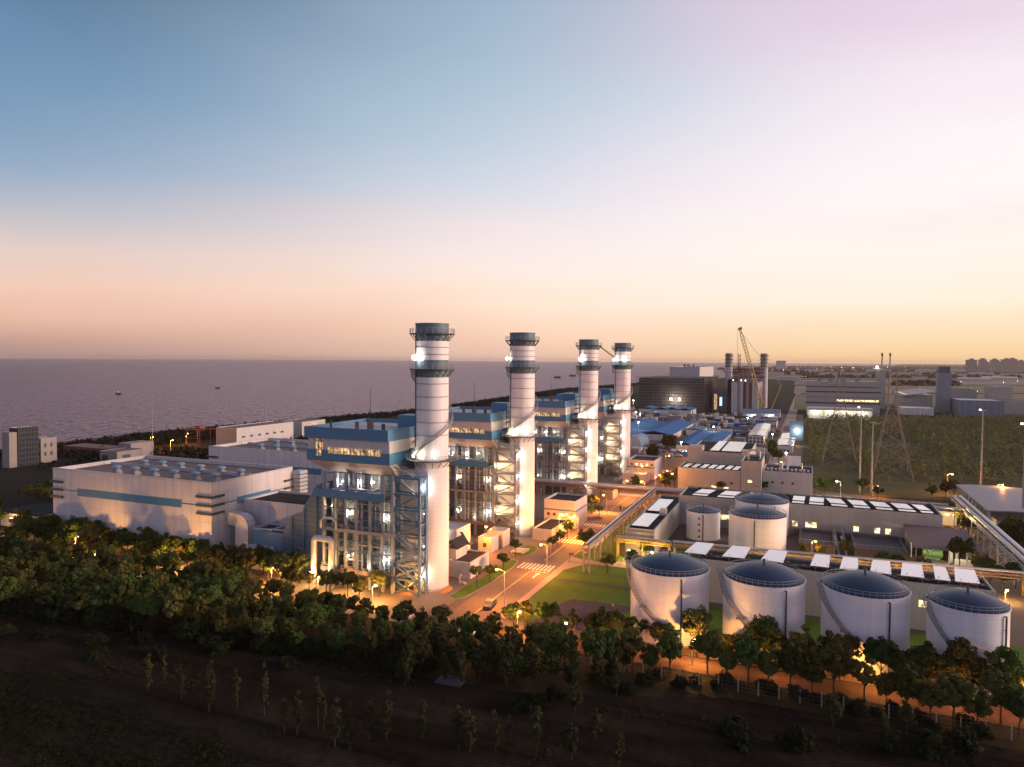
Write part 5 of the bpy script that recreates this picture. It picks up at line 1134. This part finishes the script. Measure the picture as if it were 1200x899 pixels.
for s in (-3,3): MB().box(x+s-.3,y+.52,0,x+s+.3,y+1.1,14).build('post', steel_dark, t)
b = MB(); b.lathe(x+.5,y-.8,[(0,8.2),(.9,8.8),(.9,9.6),(0,10.2)],10); b.build('floodlight', bulb_white, t); lamp(t,(x+.5,y-2,9),1500,COOL,.4)
teal = M('teal_roof', (.05,.16,.15), .6); hut('site_hut','teal roofed hut in the middle of the yard','hut',-77,505,-66,530,4,teal,rise=.8)
_ps = M('pale_stock', (.46,.40,.37), .7, var=.3); rustm = [cabin_red, M('rust_stock', (.14,.08,.06), .8, var=.4), cabin_white, cabin_white, cabin_white, blue_roof, steel_grey, _ps, _ps, concrete, steel_dark]
k = 0
occ = [(-128,450,-78,562),(-70,408,-44,496),(-36,468,-22,562),(-16,428,-4,556),(-100,420,-88,448),(-80,503,-64,532),(-50,324,-20,374)]
while k < 190:
    x = R.uniform(-150,-20); y = R.uniform(385,690)
    if any(a-3 < x < c+3 and b_-3 < y < d+3 for a,b_,c,d in occ): continue
    if -20 < x < -5: continue
    w = R.choice((2.4,2.4,3,6)); d = R.choice((6,6,12,4)); h = R.choice((2.5,2.5,2.6,1.6,4.6))
    if R.random() < .5: w,d = d,w
    occ.append((x-w/2,y-d/2,x+w/2,y+d/2)); k += 1; mt = R.choice(rustm)
    b = MB(); b.box(x-w/2,y-d/2,.1,x+w/2,y+d/2,.1+h); q = 8
    if w > d: [b.box(x-w/2+w*i/q,y-d/2-.06,.3,x-w/2+w*i/q+.12,y-d/2-.003,h-.1) for i in range(q)]
    else: [b.box(x+w/2+.003,y-d/2+d*i/q,.3,x+w/2+.06,y-d/2+d*i/q+.12,h-.1) for i in range(q)]
    b.box(x-w/2-.05,y-d/2-.09,h+.0,x+w/2+.09,y+d/2+.05,.16+h)
    tag(b.build('container', mt, origin=(x,y,.1)), 'steel container or stock stack in the crowded works yard', 'container', 'containers in the works yard')
for i in range(46):
    px = R.uniform(742,800); py = R.uniform(520,536)
    if R.random() < .4: px = R.uniform(850,930); py = R.uniform(503,512)
    car('parked vehicle among the rows in the works yard', px, py, R.choice((0,pi/2))+R.uniform(-.1,.1), R.choice(paint+[paint[0]]), 'vehicles parked in the works yard')
# dark scaffolded building
x0,y0,x1,y1,h = -162,728,-92,838,36
t = T('scaffolded_building','huge dark building under scaffold netting with two floodlights on its front','building',((x0+x1)/2,(y0+y1)/2,0))
MB().box(x0+2,y0+2,0,x1-2,y1,h-1.5).build('wall', M('scaffold_net', (.055,.045,.042), .9, var=.4, scale=.12, seams=((3.5,.35),(3.5,.35),(3.0,.35)), dark=1.7), t)
b = MB()
for x in np.arange(x0,x1+.1,3.5): b.bar((x,y0,0),(x,y0,h+R.uniform(-.5,1.2)),.28)
for z in np.arange(2.5,h,3.0): b.bar((x0,y0,z),(x1,y0,z),.3); b.bar((x1,y0,z),(x1,y1,z),.3)
for y in np.arange(y0,y1,5): b.bar((x1,y,0),(x1,y,h+R.uniform(-.5,1.2)),.28)
for i,z in enumerate(np.arange(0,h-3,6)): b.bar((x0+7*(i%3),y0,z),(x0+7*(i%3)+14,y0,z+6),.2); b.bar((x1-20,y0,z),(x1-6,y0,z+6),.2)
b.build('scaffold', M('scaffold_tube', (.15,.115,.10), .7), t)
for xx in (-126.5,-118): 
    b = MB(); b.lathe(xx,y0-1,[(0,12.2),(.9,12.8),(.9,13.8),(0,14.4)],10); b.build('floodlight', bulb_big, t)
lamp(t,(-122,y0-6,13),9000,COOL,.6)
t = house('far_hall','tall pale far hall with orange lit end, rising behind the scaffolded building','building',-164,930,-126,1076,44.5,pale_wall,roof_pale,1.0)
for i,x in enumerate((-148,-144,-137)): MB().box(x,940+i*3,44,x+2.6,946+i*3,48).build('roof_vent', steel_grey, t)
t = house('side_block','low block glowing between the scaffolded building and the new boiler house','building',-90,760,-72,800,22,concrete,roof_brown,.4); win(t,'y',760,-88,2,3,16,lit_hall); win(t,'y',760,-82.5,6,2.6,9,E('welding_blue',(.35,.6,1.0),1.6))
# new boiler house under construction, two stacks and crawler crane
t = T('new_boiler_house','unfinished boiler house with vertical grey and red panels and steel on top','building',(-56,770,0))
MB().box(-68.5,734,0,-43.5,808,31).build('wall', concrete, t)
for i in range(9):
    x = -68.5+i*25/9; MB().box(x+.12,733.2,1,x+25/9-.12,733.98,31.4).build('panel', (steel_light,steel_light,steel_grey,steel_light,cabin_red,steel_grey,cabin_red,steel_light,steel_light)[i], t)
MB().box(-72.5,736,0,-68.52,800,34).build('dark_side', roof_dark, t)
b = MB()
for x in np.arange(-70,-38,4.6):
    for y in (738,760,790): b.bar((x,y,31),(x,y,43+4*((x*3+y)%1)),.5)
for z in (36,41,44): 
    for y in (738,760,790): b.bar((-71,y,z),(-39,y,z),.5)
for x in (-70,-56,-40): b.bar((x,738,41),(x,790,41),.5)
b.build('steel_frame', cabin_red, t)
b = MB(); b.box(-62,742,31,-48,760,35); b.box(-66,770,31,-52,790,40); b.build('roof_equipment', M_ring, t)
for xx in (-67,-59.5,-55.5):
    b = MB(); b.lathe(xx,735,[(0,32.6),(.6,33.2),(0,33.8)],8); b.build('work_lamp', bulb_far, t)
for x,y,l in ((-80,826,'unfinished striped stack left of the crane boom'),(-44,845,'unfinished striped stack right of the crane boom')):
    t = T('far_stack', l, 'chimney', (x,y,0)); b = MB(); b.lathe(x,y,[(4,0),(4,46)],20); b.build('shaft', pale_wall, t); b = MB(); b.lathe(x,y,[(4.05,46),(4.05,61),(3.6,61),(3.6,58)],20); b.build('dark_top', M_ring, t)
    for z in (46,50,54,58): 
        b = MB(); b.lathe(x,y,[(4.1,z),(5.0,z),(5.0,z+.6),(4.1,z+.6)],20,smooth=False); b.build('platform', steel_dark, t)
b = MB(); x,y = -67,800
for z in np.arange(0,60,4): b.bar((x-1,y,z),(x+1,y,z+4),.3); b.bar((x+1,y,z),(x-1,y,z+4),.3)
for s in (-1,1): b.bar((x+s,y,0),(x+s,y,60),.5)
tag(b.build('hoist_mast', cabin_red, origin=(x,y,0)), 'thin red lattice hoist mast between the unfinished stacks', 'mast')
t = T('crawler_crane','tall yellow lattice boom crane leaning over the unfinished boiler house','crane',(-37,722,0))
bp = Vector((-37,722,3)); tp = Vector((-61.5,735,84)); d = (tp-bp); up = Vector((0,1,0)); n = 26; b = MB(); sd_ = d.normalized().cross(up).normalized(); 
for i in range(n):
    f,g = i/n,(i+1)/n; wa = 1.5*min(1,8*min(f,1-f)+.25); wb = 1.5*min(1,8*min(g,1-g)+.25); p = bp+d*f; q = bp+d*g
    for s in (-1,1):
        for u in (-1,1): b.bar(p+sd_*s*wa+up*u*wa,q+sd_*s*wb+up*u*wb,.3)
    for u in (-1,1): b.bar(p+sd_*wa+up*u*wa,q-sd_*wb+up*u*wb,.25); b.bar(p-sd_*wa+up*u*wa,q+sd_*wb+up*u*wb,.25)
crane_y = M('crane_yellow', (.42,.27,.06), .5)
b.build('boom', crane_y, t); b = MB(); b.bar(tp-Vector((1.5,0,.5)),tp+Vector((2,0,1)),2.2,2.4); b.build('boom_head', crane_y, t)
b = MB(); b.bar(tp-Vector((2,0,0)),(tp.x-2,tp.y,42),.22); b.bar((tp.x-2,tp.y,42),(tp.x-2,tp.y,39),1.0); b.build('hoist_rope', steel_dark, t)
b = MB(); b.box(-42,718,1.6,-32,726,5.5); b.build('house', crane_y, t)
for yy in (717,725.4): MB().box(-43,yy,0,-31,yy+1.6,1.8).build('track', steel_dark, t)
b = MB(); m0 = Vector((-31,722,5)); m1 = Vector((-22,720,30)); b.bar(m0,m1,.8); b.bar(m1,bp+d*.97,.25); b.bar(m1,(-32,722,5),.25); b.build('back_mast', crane_y, t)
# distant yellow crane seen between the third and fourth stacks
x,y = G(721,437); t = T('harbour_crane','tiny yellow crane boom on the horizon between the two far stacks','crane',(x,y,0)); b = MB()
b.bar((x,y,0),(x,y,60),4); b.build('tower', crane_y, t); b = MB(); b.bar((x+6,y,58),(x-90,y,128),5); b.build('boom', crane_y, t)
# works on the far right
t = house('far_works','long banded grey works with a lit window strip, beyond the wood','works',0,768,66,812,33,grey_clad,roof_pale,.5)
for z,m_ in ((27,roof_brown),(22,steel_dark),(17,M_ring),(11,steel_dark)): MB().box(-.4,767.5,z,66.4,767.98,z+1.2).build('band', m_, t)
win(t,'y',768,28,13.4,37,1.7,lit_win); 
for x in (10,20,31,44): MB().box(x,772,32,x+4,780,36).build('roof_vent', steel_grey, t)
t = T('lean_to_hall','low white hall front glowing with lamps at the wood edge','hall',(28,702,0)); b = MB(); b.box(1,702,8.4,55,718,10.4); b.build('roof', cabin_white, t)
MB().box(1.3,710,0,54.7,717,8.4).build('wall', cabin_white, t)
for i,x in enumerate(np.arange(2,55,6.6)): MB().box(x-.25,702.3,0,x+.25,702.8,8.4).build('column', steel_light, t)
for x in (8,21,34,47): lamp(t,(x,705,7.2),2600,(1,.92,.7),.3)
t = house('tower_block','tall plain blue grey tower with a darker cap, beyond the wood','tower',125.5,846,137.5,858,41.5,M('tower_grey', (.23,.25,.28), .6, seams=((3,.1),0,(3,.1)), dark=.8),roof_dark,.5)
MB().box(126.5,847,41,136.5,857,48).build('cap', M('tower_cap', (.13,.13,.14), .7), t)
t = house('transfer_tower','pale transfer tower with crossbar platform and a lamp on top','tower',73,904,83,914,43,grey_clad,roof_dark,.4); MB().box(62,906,44,98,911,45.2).build('bridge', steel_grey, t)
b = MB(); b.lathe(74,904,[(0,45.4),(1.2,46.4),(0,47.6)],8); b.build('top_lamp', bulb_white, t)
x,y = 92,1010
for dx,l in ((-4,'left of two thin far chimneys above the transfer tower'),(5,'right of two thin far chimneys above the transfer tower')):
    t = T('far_chimney', l, 'chimney', (x+dx,y,0)); b = MB(); b.lathe(x+dx,y,[(1.2,0),(.75,62)],12); b.build('shaft', M_ring, t); b = MB(); b.lathe(x+dx,y,[(.8,60),(1.2,60),(1.2,63.5),(0,63.5)],12); b.build('tip', steel_dark, t)
t = house('coal_shed','broad pale sloping roofed shed between the transfer tower and the blue grey tower','shed',99,880,126,980,17,grey_clad,roof_light,.2)
b = MB(); b.raw([(96,876,15),(128,876,20.5),(128,985,20.5),(96,985,15),(96,876,15.6),(128,876,21.1),(128,985,21.1),(96,985,15.6)],[(0,3,2,1),(4,5,6,7),(0,1,5,4),(1,2,6,5),(2,3,7,6),(3,0,4,7)]); b.build('roof_slope', M('pinkish_roof', (.42,.36,.34), .6), t)
t = house('white_shed','low white shed with sloping roof line in front of the blue grey tower','shed',88,800,116,830,7,cabin_white,roof_light,.2)
t = house('blue_works','low long blue grey works right of the tower block','works',138.5,810,176,860,15.5,M('works_blue', (.20,.24,.29), .6, seams=((6,.2),0,0), dark=.8),roof_pale,.5)
t = house('right_works','stepped grey works at the right picture edge beyond the wood','works',178,850,240,900,14,grey_clad,roof_brown,.5); MB().box(182,905,0,204,930,27).build('back_block', grey_clad, t)
t = house('right_block','dark roofed block above the blue works','works',150,930,176,960,22,grey_clad,roof_dark,.5)
for i,(px,py,w,h,dz) in enumerate(((1139,438.5,44,66,0),(1152,438.5,30,68,1),(1157,438.5,20,52,0),(1166,438,34,68,0),(1171,438,22,54,1),(1180,438,44,70,0),(1187,438,40,72,1),(1197,438,34,62,0))):
    x,y = G(px,py); s = 0.9; t = house('apartment_block','hazy apartment block on the far right skyline','apartment block',x-w*s/2,y,x+w*s/2,y+40,h,M_ring if i%2 else concrete,roof_brown,1,group='apartment blocks on the skyline'); MB().box(x-8,y+8,h,x+8,y+24,h+6).build('lift_house', M_ring, t)
far_f = [M('far_field_green', (.13,.135,.05), .95, var=.3, scale=.01), M('far_field_brown', (.17,.125,.08), .95, var=.3, scale=.01), M('far_field_grey', (.20,.16,.125), .95, var=.3, scale=.01)]
for i,(a,b_) in enumerate(((480,462),(461,452),(451,445),(444.5,440),(439.6,436.5),(436.3,433.5))):
    xs = [(930,1100),(1103,1230)] if i < 3 else [(850,960),(963,1090),(1093,1240)]
    for j,(p,q) in enumerate(xs): sheet('far_field', [G(p,a),G(q,a),G(q+3,b_),G(p+2,b_)], .2, far_f[(i*2+j)%3])
pts = []
for py,n,p0,p1 in ((443,150,940,1210),(439,200,850,1210),(435.5,260,845,1210),(432.6,320,840,1210),(452,90,1050,1120),(430.4,360,850,1210)):
    for i in range(n): pts.append(G(R.uniform(p0,p1), py+R.uniform(-.25,.25)))
mass('far_hedgerow','thin dark lines of far trees between fields',pts,5,10,8,7,4.0,M('hedge_leaves', (.11,.095,.05), .9, var=.5, scale=.02, spec=.0),12,'hedgerow')
for i,(px,py,w,h,m_) in enumerate(((1108,448,60,9,cabin_red),(1142,447,80,8,cabin_white),(1172,446,90,9,cabin_white),(985,452,60,8,dusky),(1000,440,90,10,roof_brown),(955,437,90,13,dusky),(1060,441,80,11,dusky),(1120,436,130,14,concrete),(1085,437,90,15,dusky),(905,441,70,11,dusky),(925,446,60,10,concrete),(1030,437,110,14,concrete),(970,441,60,10,dusky),(1012,443,46,9,concrete),(1150,441,80,12,dusky),(1128,442,44,10,concrete),(1190,443,60,12,dusky),(1078,445,40,9,cabin_red),(915,433,60,46,concrete))):
    x,y = G(px,py); hut('far_shed','low far shed on the plain beyond the works','shed',x-w/2,y,x+w/2,y+w*.4,h,m_,pale_wall,h*.25,group='far sheds on the plain',along='x')
for i,(px,py,s) in enumerate(((957,434,2),(962,435,2),(986,432.4,3),(975,436.5,4),(938,444,1.2),(941,444,1.2),(944,444,1.2),(1076,440,2),(1184,437.5,4),(1122,447,1.6),(1126,451,1.4),(1182,446,2),(1192,450,1.6),(1176,452,1.6),(1115,481,1),(1148,482,1.1),(1181,482,1.2),(1162,487,.9),(1193,480,1),(1087,474,1),(1062,468,1),(1138,460,1),(1145,463,1),(1040,432,4),(1000,433,4),(1100,432,5),(1150,436,4),(830,437,3),(1060,431,4),(918,436,3))):
    x,y = G(px,py); hh = 4+s*2.2; t = T('far_lamp','distant lamp point shining on the plain','lamp',(x,y,0),'far lamps on the plain'); b = MB(); b.bar((x,y,0),(x,y,hh),.15*s); b.build('pole', steel_grey, t); b = MB(); b.lathe(x,y,[(0,hh-s*.45),(s*.45,hh),(0,hh+s*.45)],8); b.build('bulb', bulb_far, t)
# works yard lamps
for px,py,h,w in ((745,505,14,2600),(748,512,10,1500),(742,490,16,2600),(798,533,7,1600),(836,514,8,1500),(876,500,7,1200),(905,520,6,1200),(921,545,6,1200),(750,498,9,1500)):
    x,y = G(px,py); t = T('yard_lamp','white lamp on a pole in the crowded works yard','lamp',(x,y,0),'lamps of the works yard'); b = MB(); b.bar((x,y,0),(x,y,h),.22); b.build('pole', steel_light, t); b = MB(); b.lathe(x,y,[(0,h-.4),(.5,h),(0,h+.4)],8); b.build('bulb', bulb_big, t); lamp(t,(x,y-.8,h),w,(1,.75,.45),.3)
# boats
for px,py,s,l in ((139,462,1.0,'small dark fishing boat nearer the shore on the left'),(255,455,1.0,'small dark boat on the open water left of the stacks'),(653,443,2.2,'distant coaster between the second and third stacks'),(671,441,2.4,'distant dark boat just left of the third stack')):
    x,y = G(px,py,-1.5); t = T('boat', l, 'boat', (x,y,-1.6)); b = MB(); b.prism_xz([(-5*s,2*s),(-4*s,0),(4*s,0),(5.6*s,2.4*s)],-1.2*s,1.2*s); b.v = [(a+x,c+y,d-1.6) for a,c,d in b.v]; b.build('hull', steel_dark, t)
    MB().box(x-3*s,y-.9*s,-1.6+2*s,x-.6*s,y+.9*s,-1.6+4.2*s).build('wheelhouse', cabin_white, t); b = MB(); b.bar((x-.3*s,y,-1.6+2*s),(x-.3*s,y,-1.6+7*s),.2*s); b.build('mast', steel_dark, t)

# ------------------------------------------------------------------ evening haze
hm = bpy.data.materials.new('haze'); hm.use_nodes = True; _t = hm.node_tree
for n in list(_t.nodes): _t.nodes.remove(n)
_o = _t.nodes.new('ShaderNodeOutputMaterial'); _v = _t.nodes.new('ShaderNodeVolumePrincipled'); _t.links.new(_v.outputs[0], _o.inputs['Volume'])
_v.inputs['Density'].default_value = 3.3e-5; _v.inputs['Color'].default_value = (1.0, .84, .70, 1); _v.inputs['Anisotropy'].default_value = .35
tag(MB().box(-26600,-460,-4,26600,26600,100).build('haze', hm), 'thin evening haze over the plain and the sea', 'haze', kind='stuff')
